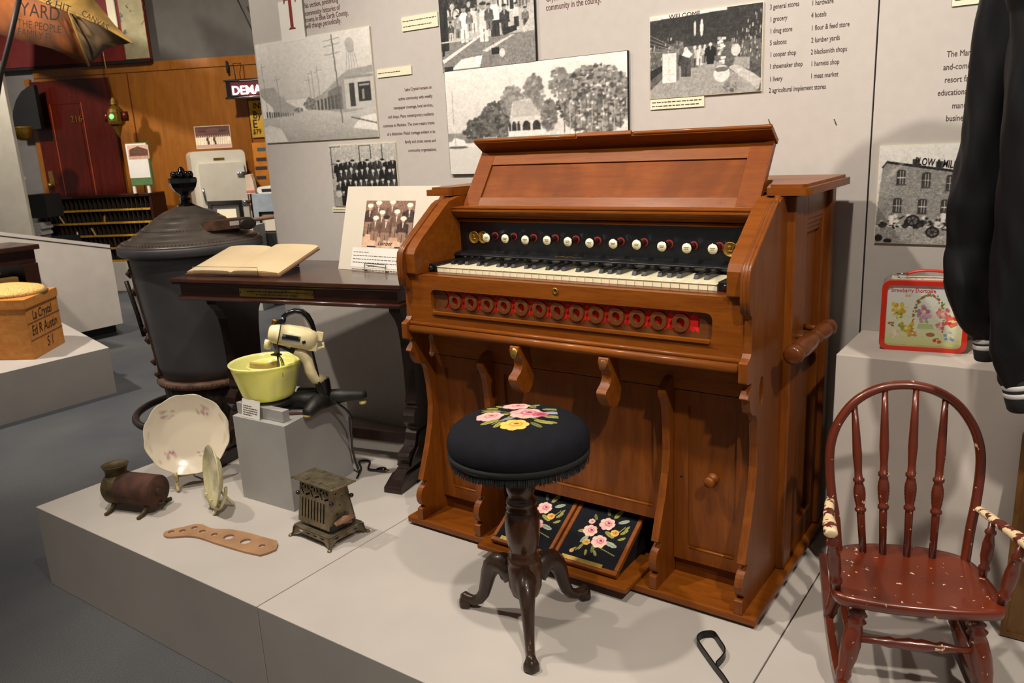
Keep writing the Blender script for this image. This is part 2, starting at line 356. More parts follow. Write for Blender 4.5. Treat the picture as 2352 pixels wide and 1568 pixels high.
class Canvas:
    """a small colour raster (u right, v up, both 0..1) that becomes a grid mesh with one colour per vertex"""
    def __init__(s, w, h, bg=(200, 200, 200)):
        s.w, s.h = w, h; s.a = np.zeros((h, w, 3)); s.a[:] = bg
        s.U, s.V = np.meshgrid((np.arange(w)+.5)/w, (np.arange(h)+.5)/h); s.asp = w/h; s.r = np.random.RandomState(w*7+h)
    def put(s, m, c, al=1.0): s.a[m] = s.a[m]*(1-al)+np.array(c, float)*al
    def rect(s, u0, v0, u1, v1, c, al=1): s.put((s.U >= u0) & (s.U <= u1) & (s.V >= v0) & (s.V <= v1), c, al)
    def ell(s, u, v, ru, rv, c, ang=0, al=1):
        du, dv = (s.U-u)*s.asp, s.V-v; ca, sa = math.cos(ang), math.sin(ang); x, y = du*ca+dv*sa, -du*sa+dv*ca
        s.put((x/(ru*s.asp))**2+(y/rv)**2 <= 1, c, al)
    def poly(s, pts, c, al=1):
        m = np.zeros(s.U.shape, bool); n = len(pts)
        for i in range(n):
            (x1, y1), (x2, y2) = pts[i], pts[(i+1) % n]
            if y1 == y2: continue
            k = ((s.V < y1) != (s.V < y2)) & (s.U < (x2-x1)*(s.V-y1)/(y2-y1)+x1); m ^= k
        s.put(m, c, al)
    def line(s, u0, v0, u1, v1, wd, c, al=1):
        x0, x1, X = u0*s.asp, u1*s.asp, s.U*s.asp; dx, dy = x1-x0, v1-v0; L = dx*dx+dy*dy+1e-12
        t = np.clip(((X-x0)*dx+(s.V-v0)*dy)/L, 0, 1); s.put((X-x0-t*dx)**2+(s.V-v0-t*dy)**2 <= (wd/2)**2, c, al)
    def grad(s, v0, c0, v1, c1):
        m = (s.V >= v0) & (s.V <= v1); t = ((s.V-v0)/(v1-v0))[..., None]; g = np.array(c0)*(1-t)+np.array(c1)*t; s.a[m] = g[m]
    def tex(s, u0, v0, u1, v1, amp, step=2):
        k = s.r.randn(s.h//step+2, s.w//step+2).repeat(step, 0).repeat(step, 1)[:s.h, :s.w]*amp
        m = (s.U >= u0) & (s.U <= u1) & (s.V >= v0) & (s.V <= v1); s.a[m] += k[m][:, None]*(.5 if step == 1 else 1)
    def film(s, amp=9, blur=1):
        """the soft grain and uneven tone of an old enlargement"""
        for st, k in ((8, .3), (4, .4), (2, .7)): s.tex(0, 0, 1, 1, amp*k, st)
        for _ in range(blur):
            p = np.pad(s.a, ((1, 1), (1, 1), (0, 0)), 'edge'); s.a = .5*s.a+.125*(p[:-2, 1:-1]+p[2:, 1:-1]+p[1:-1, :-2]+p[1:-1, 2:])
        s.tex(0, 0, 1, 1, amp*.5, 1); s.a = np.clip((s.a-128)*1.18+126, 12, 232)
    def foliage(s, u, v, ru, rv, n, c0, c1, sz=.02):
        for _ in range(n):
            a, q = s.r.uniform(0, 2*PI), math.sqrt(s.r.uniform()); t = s.r.uniform(); c = [c0[i]*(1-t)+c1[i]*t for i in range(3)]
            s.ell(u+ru*q*math.cos(a), v+rv*q*math.sin(a), sz*s.r.uniform(.5, 1.3)/s.asp, sz*s.r.uniform(.5, 1.3), c)
    def figure(s, u, v, hgt, body, head, hat=None, legs=None, wide=1):
        w_ = hgt*.17*wide/s.asp
        s.poly([(u-w_*.8, v), (u+w_*.8, v), (u+w_, v+hgt*.72), (u+w_*.5, v+hgt*.82), (u-w_*.5, v+hgt*.82), (u-w_, v+hgt*.72)], body)
        if legs is not None: s.rect(u-w_*.8, v, u+w_*.8, v+hgt*.42, legs)
        s.rect(u-w_*.10, v, u+w_*.10, v+hgt*.34, [q*.55 for q in (legs if legs is not None else body)])
        s.poly([(u-w_*.22, v+hgt*.80), (u+w_*.22, v+hgt*.80), (u, v+hgt*.60)], [min(235, q*.3+150) for q in body])
        s.line(u-w_*.95, v+hgt*.72, u-w_*1.15, v+hgt*.42, w_*.5*s.asp, [q*.85 for q in body]); s.line(u+w_*.95, v+hgt*.72, u+w_*1.1, v+hgt*.42, w_*.5*s.asp, [q*.85 for q in body])
        s.ell(u, v+hgt*.9, hgt*.07/s.asp, hgt*.09, head)
        if hat is not None: s.ell(u, v+hgt*.98, hgt*.1/s.asp, hgt*.045, hat)
    def mesh(s, name, mat, parent, fn, skip=None):
        """fn(u, v) -> world point"""
        W, H = s.w, s.h; u = np.linspace(0, 1, W); v = np.linspace(0, 1, H)
        mb = MB(); mb.v = [Vector(fn(a, b)) for b in v for a in u]
        mb.f = [(j*W+i, j*W+i+1, (j+1)*W+i+1, (j+1)*W+i) for j in range(H-1) for i in range(W-1)]
        if skip is not None:
            k = (np.abs(s.a-np.array(skip)).sum(2) > 30).ravel(); mb.f = [f for f in mb.f if k[list(f)].any()]
        mb.m = [0]*len(mb.f); mb.sm = [False]*len(mb.f)
        a = np.clip(s.a, 0, 255)/255.; l = np.where(a <= .04045, a/12.92, ((a+.055)/1.055)**2.4)
        col = np.ones((H*W, 4), np.float32); col[:, :3] = l.reshape(-1, 3)
        return mb.build(name, mat, parent, col=col)
    def flat(s, name, mat, parent, M, wd, ht, off=.0006):
        return s.mesh(name, mat, parent, lambda u, v: M @ Vector((u*wd, v*ht, off)))

# ================================================================== THE SETTING
def struct(o): o['kind'] = 'structure'; return o
WY = .6578                                       # face of the display wall
PT = .3                                          # top of the platforms
struct(bx('floor', -13, 6, -6, 9, -.05, 0, M_carpet, bevel=0))
struct(bx('wall_back', -1.74, .7385, WY, WY+.12, 0, 3.4, M_wall, bevel=.001))
struct(bx('wall_right', .7425, 3.2, WY, WY+.12, 0, 3.4, M_wall, bevel=.001))
struct(bx('trim_1', .7385, .7425, WY+.004, WY+.1, 0, 3.4, M_seam, bevel=0))
# far wall, turned 27 degrees
NW = Vector((.453, -.8915, 0)); AW = Vector((.8915, .453, 0)); W0 = Vector((-8.792, 3.116, 0))
MW = Matrix(((AW.x, -NW.x, 0, W0.x), (AW.y, -NW.y, 0, W0.y), (0, 0, 1, 0), (0, 0, 0, 1)))    # local: x along the wall, y behind it, z up
def wl(px, py, off=0):
    p = MW.inverted() @ onpl(px, py, W0+NW*off, NW); return p.x, p.z
struct(bx('wall_far', 0, 7, 0, .12, 0, 2.5, M_bgwood, X=MW))
struct(bx('wall_upper', -3, 7, .02, .16, 2.502, 3.7, M_bggrey, X=MW))
struct(bx('wall_left', -3, -.005, .0, .12, 0, 2.5, M_bggrey2, X=MW))
struct(bx('ceiling', -13, 6, -6, 9, 3.7, 3.75, M_bggrey, bevel=0))
m = MB(MW)
m.box(0, 7, -.018, -.001, 2.40, 2.499)
struct(m.build('trim_2', M_bgwood, None, .003))
for i, px in enumerate((312, 577)):
    x, _ = wl(px, 300); m = MB(MW); m.box(x-.006, x+.006, -.006, -.001, 0, 2.395); struct(m.build('trim_%d' % (3+i), M_od))

def platform(x0, x1, y0, y1, label):
    return tag(bx('display_platform', x0, x1, y0, y1, 0, PT, M_plat, None, .002), label, 'platform', 'low painted platforms along the display wall')
platform(-1.675, -.4631, -.5617, WY-.002, 'low pale platform carrying the plates, toaster and dark table')
platform(-.4601, .7391, -.5617, WY-.002, 'low pale platform under the organ and the round stool')
platform(.7421, 3.0, -.5617, WY-.002, 'low pale platform under the child rocking chair')

# ================================================================== PUMP ORGAN
OX = .131; ORG = thing('reed_organ', (OX, .3, PT), 'brown walnut pump organ with open lid, stop knobs and yellowed keys', 'organ')
HW = .517                                        # half width over the cheeks
bx('base_board', -.431, .682, -.002, .622, .308, .328, M_o1, ORG, .004)
for x in (-.40, .65):
    for y in (.04, .58):
        m = MB(); m.lathe([(.012, .3), (.014, .304), (.012, .308)], (x, y, 0), 14); m.build('glide', M_blkm, ORG)
def arc(cx, cy, r, a0, a1, n=8, ry=None):
    return [(cx+r*math.cos(math.radians(a0+(a1-a0)*i/n)), cy+(ry or r)*math.sin(math.radians(a0+(a1-a0)*i/n))) for i in range(n+1)]
lower = [(0, .328), (0, .364), (.012, .367)]+arc(.03, .402, .032, 250, 110, 8, .036)+[(.032, .442), (.03, .452), (.012, .456), (.03, .50), (.055, .56), (.074, .62), (.084, .68), (.082, .74), (.074, .80)]
brack = [(.064, .818), (.045, .823), (.03, .833), (.021, .85), (.019, .866), (.012, .868), (.004, .872), (.012, .882), (.026, .893), (.031, .905), (.003, .908), (-.004, .912), (-.004, .958), (.014, .966), (.022, .975), (.024, 1.00), (.024, 1.055), (.012, 1.066), (.004, 1.08), (.004, 1.14), (.010, 1.163), (.026, 1.178), (.06, 1.204), (.168, 1.282), (.188, 1.290), (.198, 1.297), (.206, 1.303), (.225, 1.307)]
cheek = lower+brack+[(.34, 1.307), (.34, .328)]
hole = arc(.098, .868, .016, 0, 360, 16, .036)[:-1]
for s in (-1, 1):
    xo = OX+s*HW; xi = xo-s*.02
    m = MB(); m.prism([cheek, [(y, z) for y, z in hole]], 'x', min(xo, xi), max(xo, xi)); cp = m.build('side_panel', M_oz, ORG, .002)
    m = MB(); seg = [(.004, 1.07), (.0, 1.10), (.0, 1.14), (.006, 1.165), (.022, 1.180), (.06, 1.208), (.168, 1.286), (.188, 1.295)]
    for dx, rr in ((.003, .0045), (.010, .006), (.017, .0045)):
        m.tube([(xo-s*dx, y, z) for y, z in seg], rr, 8, None)
    m.tube([(xo-s*.010, y, z) for y, z in ((.186, 1.288), (.2, 1.294), (.212, 1.303))], [.011, .008, .010], 10)
    m.build('edge_moulding', M_oz, cp)
    # thick inner arm
    a = xi; b = xi-s*(.036)
    arm = [(.012, 1.102), (.012, 1.160), (.022, 1.176), (.05, 1.200), (.165, 1.283), (.185, 1.296), (.235, 1.306), (.30, 1.306), (.30, 1.102)]
    m = MB(); m.prism(arm, 'x', min(a, b), max(a, b)); m.build('arm_block', M_o1, ORG, .004)
    bb = OX+s*.293; ba = bb-s*.02
    brk = lower+[(.066, .818), (.056, .832), (.056, .842), (.07, .858), (.082, .868), (.098, .872), (.13, .872), (.13, .328)]
    m = MB(); m.prism(brk, 'x', min(ba, bb), max(ba, bb)); m.build('inner_bracket', M_oz, ORG, .0025)
XL, XR = OX-HW+.02, OX+HW-.02                     # inner faces of the cheeks
# keybed front with the pierced grille
gx0, gx1, gz0, gz1 = -.287, .556, .993, 1.06
def rrect(x0, x1, z0, z1, r, n=4):
    return arc(x1-r, z1-r, r, 0, 90, n)+arc(x0+r, z1-r, r, 90, 180, n)+arc(x0+r, z0+r, r, 180, 270, n)+arc(x1-r, z0+r, r, 270, 360, n)
m = MB(); m.prism([[(XL, .955), (XR, .955), (XR, 1.1), (XL, 1.1)], rrect(gx0, gx1, gz0, gz1, .016)], 'y', .022, .046)
kf = m.build('front_rail', M_o1, ORG, .0012)
m = MB(); m.prism(rrect(gx0+.004, gx1-.004, gz0-.0035, gz0+.0035, .003), 'y', .017, .03); m.build('lower_bead', M_o1, kf)
gr = bx('red_cloth', gx0-.004, gx1+.004, .0392, .0402, gz0-.006, gz1+.006, M_redc, ORG, 0)
m = MB()
zc, x0r, pit = 1.031, -.205, .0567
sl = [(-.252, gz0+.009), (.512, gz0+.009)]
top = []; bot = []
for k in range(14):
    xm = x0r+pit*(k-.5)
    bot += [(xm-.017, zc-.0255), (xm-.006, zc-.0175), (xm, zc-.0245), (xm+.006, zc-.0175), (xm+.017, zc-.0255)] if k else [(xm-.004, zc-.0255), (xm, zc-.0245), (xm+.006, zc-.0175), (xm+.017, zc-.0255)]
    top += [(xm-.017, zc+.026), (xm-.006, zc+.0165), (xm, zc+.026), (xm+.006, zc+.0165), (xm+.017, zc+.026)] if k else [(xm-.004, zc+.026), (xm, zc+.026), (xm+.006, zc+.0165), (xm+.017, zc+.026)]
slot = bot+top[::-1]+arc(-.262, zc, .028, 65, -65, 8)
m.prism([[(gx0-.003, gz0-.003), (gx1+.003, gz0-.003), (gx1+.003, gz1+.003), (gx0-.003, gz1+.003)], slot], 'y', .0345, .0385)
for k in range(13):
    x = x0r+pit*k; o_ = arc(x, zc-.001, .0212, 0, 360, 28, .0225)[:-1]; i_ = arc(x, zc-.001, .0108, 0, 360, 20, .0115)[:-1]
    m.prism([o_, i_], 'y', .0290, .0380)
m.build('ring_grille', M_or, ORG, .0012)
m = MB(); m.lathe([(.001, 0), (.008, 0), (.009, -.002), (.005, -.003), (.004, .006)], (.137, .0215, 1.084), 16, None, None, 'y'); m.build('keyhole', M_brass, kf)
m = MB()
for z, r, y in ((.958, .0065, .012), (.942, .0125, .012)): m.tube([(XL+.004, y, z), (XR-.002, y, z)], r, 14)
m.box(XL, XR, .012, .13, .934, .954); m.build('keybed_moulding', M_o1, ORG)
bx('keybed', XL, XR, .046, .24, 1.06, 1.102, M_od, ORG)
bx('upper_apron', XL, XR, .108, .126, .84, .934, M_o1, ORG, .001)
# keys
kx0, kp = -.2995, .0235278; ky0, ky1 = .071, .205
wk0 = bk0 = None
for k in range(36):
    m = MB(); a = kx0+k*kp+.0005; b = kx0+(k+1)*kp-.0005
    m.box(a, b, ky0, ky1, 1.1165, 1.1182, M_ivory); m.box(a+.0003, b-.0003, ky0+.0018, ky1, 1.1022, 1.1163, M_ivory)
    m.build('white_key', M_ivory, ORG, .0005)
for k in range(36):
    if k % 7 in (0, 1, 2, 4, 5) and k < 35:
        xc_ = kx0+(k+1)*kp+{0: -.002, 1: 0, 2: .002, 4: -.0015, 5: .0015}[k % 7]
        m = MB(); m.prism([(ky0+.046, 1.1184), (ky0+.052, 1.1285), (ky0+.060, 1.1300), (ky1-.002, 1.1300), (ky1-.002, 1.1184)], 'x', xc_-.0055, xc_+.0055)
        m.build('black_key', M_ebony, ORG, .0012)
for a, b in ((XL+.036, kx0-.001), (kx0+36*kp+.001, XR-.036)):
    m = MB(); m.box(a, b, ky0+.001, ky1, 1.1022, 1.125); kb = m.build('key_block', M_blk, ORG, .003)
    m = MB(); m.lathe([(.001, -.012), (.006, -.011), (.008, -.006), (.005, 0)], ((a+b)/2, ky0, 1.114), 14, None, None, 'y'); m.build('block_knob', M_bake, kb)
m = MB(); nx0, nx1 = XL+.037, XR-.037
m.prism([(.205, 1.119), (.19, 1.132), (.19, 1.136), (.198, 1.141), (.232, 1.147), (.232, 1.119)], 'x', nx0, nx1); nb = m.build('name_ledge', M_blk, ORG, .001)
m = MB(); rr = random.Random(2)
for x0_, n_ in ((.02, 26), (.19, 24)):
    pts = [(x0_+i*.0036, .2018+rr.uniform(-.003, .006), 1.1435) for i in range(n_*1)]
    pts = [(x, y, 1.141+(y-.198)*.176+.0004) for x, y, z in pts]
    m.tube(pts, .0005, 5)
m.build('gilt_lettering', M_gold, nb)
sb = bx('stop_board', nx0, nx1, .228, .238, 1.145, 1.240, M_blk, ORG, 0)
pxs = [(1117, 546), (1160, 548), (1206, 551), (1256, 552), (1304, 555), (1354, 558), (1408, 560), (1462, 562), (1520, 566), (1577, 570), (1637, 572)]
words = ['Sub Bass', 'Dulciana', 'Diap', 'Vox Hum', 'Viola', 'Melodia', 'Vox Jub', 'Echo', 'Forte', 'Celeste', 'Flute']
for k, (px, py) in enumerate(pxs):
    p = at(px, py, 'y', .182); st = MB(); c = (p.x, 0, p.z)
    st.lathe([(.013, .182), (.0145, .184), (.0145, .190), (.011, .197), (.0075, .203), (.0065, .214), (.0085, .228)], c, 20, None, None, 'y'); kn = st.build('stop_knob', M_bake, ORG)
    st = MB(); st.lathe([(.001, .1812), (.0125, .1812), (.0125, .184), (.001, .184)], c, 24, None, None, 'y'); fc = st.build('knob_face', M_ivory, kn)
    st = MB(); st.lathe([(.009, .225), (.0118, .225), (.0118, .2278), (.009, .2278)], c, 20, None, None, 'y'); st.build('felt_ring', M_redf, kn)
    st = MB()
    for z_, wd in ((.002, .0065), (-.002, .005)):
        for q in range(5): st.box(p.x-wd+q*wd*.42, p.x-wd+q*wd*.42+wd*.26, .1806, .1813, p.z+z_-.0008, p.z+z_+.0009)
    st.build('face_lettering', M_inkb, kn)
for px, py in ((1089, 545), (1110, 545), (1677, 573), (1700, 574)):
    p = at(px, py, 'y', .2275); st = MB(); st.lathe([(.001, .2262), (.016, .2262), (.0165, .2254), (.0185, .2254), (.019, .2279), (.001, .2279)], (p.x, 0, p.z), 28, None, None, 'y')
    st.ball((p.x-.001, .2262, p.z+.003), .006, None, 12, 1, .3, 1.2); st.ball((p.x, .2262, p.z-.005), .007, None, 12, 1, .25, .5); st.build('medal', M_gold, sb)
m = MB()
prof = [(.26, 1.243), (.222, 1.243), (.219, 1.247), (.207, 1.252), (.197, 1.259), (.193, 1.264), (.190, 1.265), (.190, 1.269), (.193, 1.270), (.193, 1.273), (.191, 1.274), (.191, 1.277), (.26, 1.277)]
m.prism(prof, 'x', XL+.036, XR-.036); um = m.build('desk_moulding', M_o1, ORG)
m = MB(); m.tube([(nx0, .222, 1.236), (nx1, .222, 1.236)], .005, 10); m.build('cove_bead', M_o1, um)
# open lid that serves as music desk
LB, LT = Vector((0, .247, 1.277)), Vector((0, .358, 1.432)); ld = (LT-LB); LL = ld.length; ld.normalize(); ln = Vector((0, -ld.z, ld.y))
ML = Matrix(((1, ld.x, ln.x, 0), (0, ld.y, ln.y, LB.y), (0, ld.z, ln.z, LB.z), (0, 0, 0, 1)))      # x across, y up the slope, z out of the face
lx0, lx1 = -.327, .579
lid = MB(ML); fx0, fx1, fy0, fy1 = -.272, .522, .028, .142
lid.prism([[(lx0, 0), (lx1, 0), (lx1, LL), (lx0, LL)], [(fx0, fy0), (fx1, fy0), (fx1, fy1), (fx0, fy1)]], 'z', -.018, 0)
lo_ = lid.build('music_lid', M_o1, ORG, .001)
for a, b in ((lx0+.002, fx0), (fx1, lx1-.002)): bx('lid_stile', a, b, .002, LL-.002, .0002, .0008, M_op, lo_, 0, ML)
bx('lid_panel', fx0+.001, fx1-.001, fy0+.001, fy1-.001, -.012, -.0045, M_op, lo_, .001, ML)
lip = MB(ML)
lip.box(lx0-.002, lx1+.004, LL, LL+.014, -.018, .046); lip.tube([(lx0-.002, LL+.008, .046), (OX-.10, LL+.008, .046)], .006, 10); lip.tube([(OX+.08, LL+.008, .046), (lx1+.004, LL+.008, .046)], .006, 10)
lip.box(OX-.095, OX+.075, LL+.001, LL+.014, .04, .054)
lip.prism([(OX-.05, LL+.013)]+[(OX+.045*math.cos(math.radians(180-18*i)), LL+.014+.010*math.sin(math.radians(18*i))) for i in range(11)], 'z', -.01, .03)
lp = lip.build('lid_lip', M_o1, lo_, .002)
bx('lock_plate', OX-.012, OX+.008, LL+.0142, LL+.0155, .038, .05, M_blkm, lp, 0, ML)
# case
cs = MB(); cs.box(XL+.002, XR-.002, .34, .595, .328, 1.307); case = cs.build('case_body', M_od, ORG)
bx('desk_back', XL+.037, XR-.037, .24, .34, 1.148, 1.276, M_od, ORG, 0)
m = MB()
foot = [(-.446, .217), (-.358, .217), (-.352, .225), (-.30, .40), (.56, .40), (.606, .225), (.612, .217), (.698, .217), (.707, .228), (.707, .60), (-.446, .60)]
m.prism(foot, 'z', 1.308, 1.326)
f2 = [(x+(.012 if x < -.4 else -.012 if x > .65 else .006 if x > .55 else -.006 if x < -.3 else 0), y+(.012 if y < .3 else 0)) for x, y in foot]
m.prism(f2, 'z', 1.326, 1.333); tb = m.build('top_board', M_o1, ORG, .003)
for s in (-1, 1):
    xo = OX+s*HW; f = lambda a: xo+s*a
    a, b = sorted((f(-.02), f(.02))); 
    m = MB(); m.box(a, b, .255, .32, .328, 1.306); m.build('corner_post', M_oz, ORG, .004)
    a, b = sorted((f(-.02), f(.012))); sp_ = MB()
    sp_.box(a, b, .345, .385, .328, 1.306); sp_.box(a, b, .385, .53, 1.235, 1.306); sp_.box(a, b, .385, .53, .328, .40); sp_.box(a, b, .53, .585, .328, 1.306)
    for k in range(3): q0, q1 = sorted((f(.0), f(.010-.003*k))); sp_.box(q0, q1, .385, .53, 1.235-.012*(k+1), 1.235-.012*k)
    sd = sp_.build('side_frame', M_oz, ORG, .004)
    a, b = sorted((f(-.018), f(-.004))); bx('side_recess_panel', a, b, .385, .53, .40, 1.235, M_oz, sd, 0)
    a, b = sorted((f(0.0), f(.026))); m = MB(); m.box(a, b, .560, .60, .330, 1.304); m.build('back_post', M_oz, ORG, .005)
# lower front: two cupboard doors, knee board, pedal recess
def panelled(name, x0, x1, z0, z1, st, parent, yf=.108, top=None):
    m = MB(); o_ = [(x0, z0), (x1, z0), (x1, z1), (x0, z1)]; t_ = top or st
    i_ = [(x0+st, z0+st), (x1-st, z0+st), (x1-st, z1-t_), (x0+st, z1-t_)]
    m.prism([o_, i_], 'y', yf, yf+.018); d = m.build(name, M_oz, parent, .0025)
    bx('recessed_panel', i_[0][0]-.002, i_[1][0]+.002, yf+.008, yf+.012, i_[0][1]-.002, i_[2][1]+.002, M_oz, d, 0)
    m = MB(); m.tube([(i_[0][0]+.004, yf+.003, i_[0][1]-.001), (i_[1][0]-.004, yf+.003, i_[0][1]-.001)], .004, 8); m.build('panel_bead', M_o1, d)
    return d
dl = panelled('cupboard_door', XL+.001, OX-.294, .372, .838, .038, ORG)
dr = panelled('cupboard_door', OX+.294, XR-.001, .372, .838, .038, ORG)
bx('plinth_board', XL+.001, OX-.294, .118, .134, .328, .371, M_od, ORG, .001); bx('plinth_board', OX+.294, XR-.001, .118, .134, .328, .371, M_od, ORG, .001)
p = at(1632, 1105, 'y', .095); m = MB(); m.lathe([(.001, .078), (.012, .08), (.0155, .087), (.012, .094), (.007, .098), (.009, .104), (.016, .108), (.016, .112)], (p.x, 0, p.z), 20, None, None, 'y'); m.build('door_knob', M_oz, dr)
p = at(1566, 1093, 'y', .108); m = MB(); m.lathe([(.001, .1068), (.003, .1068), (.003, .11)], (p.x, 0, p.z), 10, None, None, 'y'); m.build('lock_hole', M_blkm, dr)
kb_ = panelled('knee_board', OX-.272, OX+.272, .468, .838, .036, ORG, .108, .03)
for s in (-1, 1):
    a, b = sorted((OX+s*.273, OX+s*.262)); bx('recess_side', a, b, .13, .33, .328, .50, M_blkm, ORG, 0)
bx('recess_back', OX-.27, OX+.27, .325, .332, .328, .84, M_blkm, ORG, 0)
# knee levers
for px in (1182, 1386):
    p = at(px, 815 if px < 1300 else 838, 'y', .0); x = p.x
    pr = [(.0, .930), (-.004, .915), (.004, .898), (.014, .888), (.016, .872), (.006, .858), (-.014, .846), (-.016, .838), (-.008, .822), (.004, .806), (.02, .795), (.042, .793), (.058, .806), (.066, .83), (.062, .87), (.056, .90), (.058, .933)]
    m = MB(); m.prism(pr, 'x', x-.014, x+.014, None, True); kl = m.build('knee_lever', M_o1, ORG, .005)
    T = Matrix.Translation((x, -.0035, .912)) @ Matrix.Rotation(math.radians(-15), 4, 'X')
    m = MB(); m.lathe([(.001, -.003), (.010, -.003), (.0115, 0), (.0115, .003)], (0, 0, 0), 18, None, T, 'y', True, None, 1, 1.3); m.build('lever_cap', M_brass if px < 1300 else M_or, kl)
# pedals
m = MB(); m.box(-.109, .368, -.06, .125, .3285, .343); ps = m.build('pedal_shelf', M_o1, ORG, .004)
def rose(c, u, v, r, base, mid, dk, rnd):
    for a in range(7): c.ell(u+r*.62*math.cos(a*.9)/c.asp, v+r*.55*math.sin(a*.9), r*.42/c.asp, r*.38, [min(255, q*rnd.uniform(.93, 1.08)) for q in base])
    c.ell(u, v, r*.72/c.asp, r*.66, base); c.ell(u+r*.12/c.asp, v+r*.1, r*.5/c.asp, r*.42, mid); c.ell(u+r*.12/c.asp, v+r*.16, r*.34/c.asp, r*.26, base)
    c.ell(u+r*.15/c.asp, v+r*.18, r*.2/c.asp, r*.15, dk)
    for a in range(5): c.line(u, v-r*.1, u+r*.7*math.cos(a*1.3+.4)/c.asp, v+r*.6*math.sin(a*1.3+.4), r*.06, mid)
def leaf(c, u, v, L, a, col, wd=.36):
    c.ell(u+L*.5*math.cos(a)/c.asp, v+L*.5*math.sin(a), L*.5/c.asp, L*wd*.5, col, a)
    c.line(u, v, u+L*.9*math.cos(a)/c.asp, v+L*.9*math.sin(a), L*.05, [q*.6 for q in col])
PK, PKD, WN, YL = (224, 172, 160), (190, 112, 122), (118, 34, 58), (206, 164, 78)
G1, G2, G3 = (142, 138, 62), (98, 104, 52), (150, 160, 136)
def pedal_art():
    c = Canvas(110, 120, (15, 16, 22)); rnd = random.Random(5)
    for (u, v, L, a, q) in ((.62, .80, .2, 1.2, G1), (.72, .74, .17, .5, G3), (.52, .83, .13, 2.1, G2), (.58, .55, .18, -.4, G1), (.30, .50, .16, 3.5, G1), (.35, .42, .17, 4.2, G3), (.66, .38, .2, -.2, G3), (.50, .30, .15, 4.9, G2), (.32, .26, .12, 4.5, G1), (.84, .56, .13, .9, G1), (.84, .46, .12, .6, G1), (.88, .64, .1, 1.2, G1), (.25, .17, .1, 4, G1), (.42, .18, .1, 5, G1), (.55, .20, .11, -.9, G1), (.35, .70, .12, 2.2, G2)): leaf(c, u, v, L, a, q)
    c.line(.55, .28, .9, .2, .012, G1); c.line(.75, .5, .86, .7, .012, G1); c.line(.35, .35, .26, .12, .012, G1)
    rose(c, .55, .68, .12, PK, PKD, WN, rnd); rose(c, .33, .50, .11, PK, PKD, WN, rnd); rose(c, .56, .36, .12, PK, PKD, WN, rnd)
    rose(c, .74, .56, .065, YL, (160, 110, 40), (110, 70, 30), rnd); rose(c, .36, .30, .06, YL, (160, 110, 40), (110, 70, 30), rnd); rose(c, .28, .66, .05, PK, PKD, WN, rnd); rose(c, .20, .10, .035, YL, PKD, WN, rnd)
    c.tex(0, 0, 1, 1, 3, 1); return c
PART = pedal_art()
def mk_pedal(x0, x1):
    b0 = Vector((x0, -.030, .3445)); sl_ = (Vector((0, .165, .452))-Vector((0, -.030, .3445))); L = sl_.length
    MP = basis(b0, (1, 0, 0), sl_); W_ = x1-x0
    pd = MB(MP); pd.box(0, W_, 0, .014, 0, .016); pd.box(0, .012, .014, L, 0, .016); pd.box(W_-.012, W_, .014, L, 0, .016); pd.box(.012, W_-.012, L-.012, L, 0, .016)
    p_ = pd.build('pedal', M_o1, ORG, .0025)
    bx('pedal_pad', .012, W_-.012, .014, L-.012, .002, .0135, M_seat, p_, 0, MP)
    PART.mesh('needlepoint', M_stitch, p_, lambda u, v: MP @ Vector((.014+(W_-.028)*u, .02+(L-.04)*v, .0141)), (15, 16, 22))
    bx('brass_strip', .03, W_-.045, .008, .02, .0162, .018, M_brass, p_, 0, MP)
    m = MB(); m.prism([(.0, .3445), (.19, .3445), (.19, .455), (-.0, .352)], 'x', x0+.006, x1-.006); m.build('bellows_cloth', M_blkm, p_)
mk_pedal(-.077, .122); mk_pedal(.128, .327)
# side handle
for s in (1, -1):
    xh = OX+s*(HW+.062); hp = [(.115, .015), (.120, .022), (.135, .0235), (.150, .021), (.156, .016), (.165, .020), (.19, .0235), (.25, .0225), (.29, .017), (.30, .014), (.305, .019), (.315, .019), (.32, .014), (.335, .017), (.37, .0225), (.40, .021), (.405, .017), (.412, .022), (.432, .023), (.437, .015)]
    m = MB(); m.lathe([(r, y) for y, r in hp], (xh, 0, .955), 20, None, None, 'y'); hd = m.build('side_handle', M_od, ORG)
    for y in (.30, .405):
        a, b = sorted((OX+s*(HW+.0), xh)); m = MB(); m.tube([(a, y, .955), (b, y, .955)], .008, 10); m.build('handle_post', M_od, hd)

# ================================================================== ROUND STOOL
sx, sy = .197, -.257
ST = thing('piano_stool', (sx, sy, PT), 'round black needlepoint stool with rose bouquet on turned walnut pedestal', 'stool')
c = (sx, sy, 0)
m = MB(); m.lathe([(.001, .372), (.020, .374), (.033, .386), (.041, .41), (.042, .44), (.0425, .468), (.040, .476), (.042, .481), (.040, .487), (.036, .492), (.037, .497), (.033, .503), (.033, .508), (.037, .516), (.041, .54), (.0425, .565), (.042, .59), (.038, .607), (.036, .612), (.038, .617), (.034, .623), (.037, .629), (.037, .634), (.033, .640), (.030, .648), (.0345, .660), (.036, .672), (.034, .686), (.029, .697), (.033, .703), (.034, .708), (.030, .713), (.038, .722), (.042, .735), (.041, .745), (.036, .752), (.05, .758), (.001, .758)], c, 40)
m.build('pedestal', M_stool, ST)
m = MB(); m.lathe([(.001, .75), (.148, .75), (.155, .755), (.164, .768), (.1675, .785), (.166, .80), (.158, .815), (.142, .827), (.12, .8335), (.09, .8385), (.05, .8415), (.02, .8425), (.0001, .8425)], c, 72)
seat = m.build('cushion', M_seat, ST)
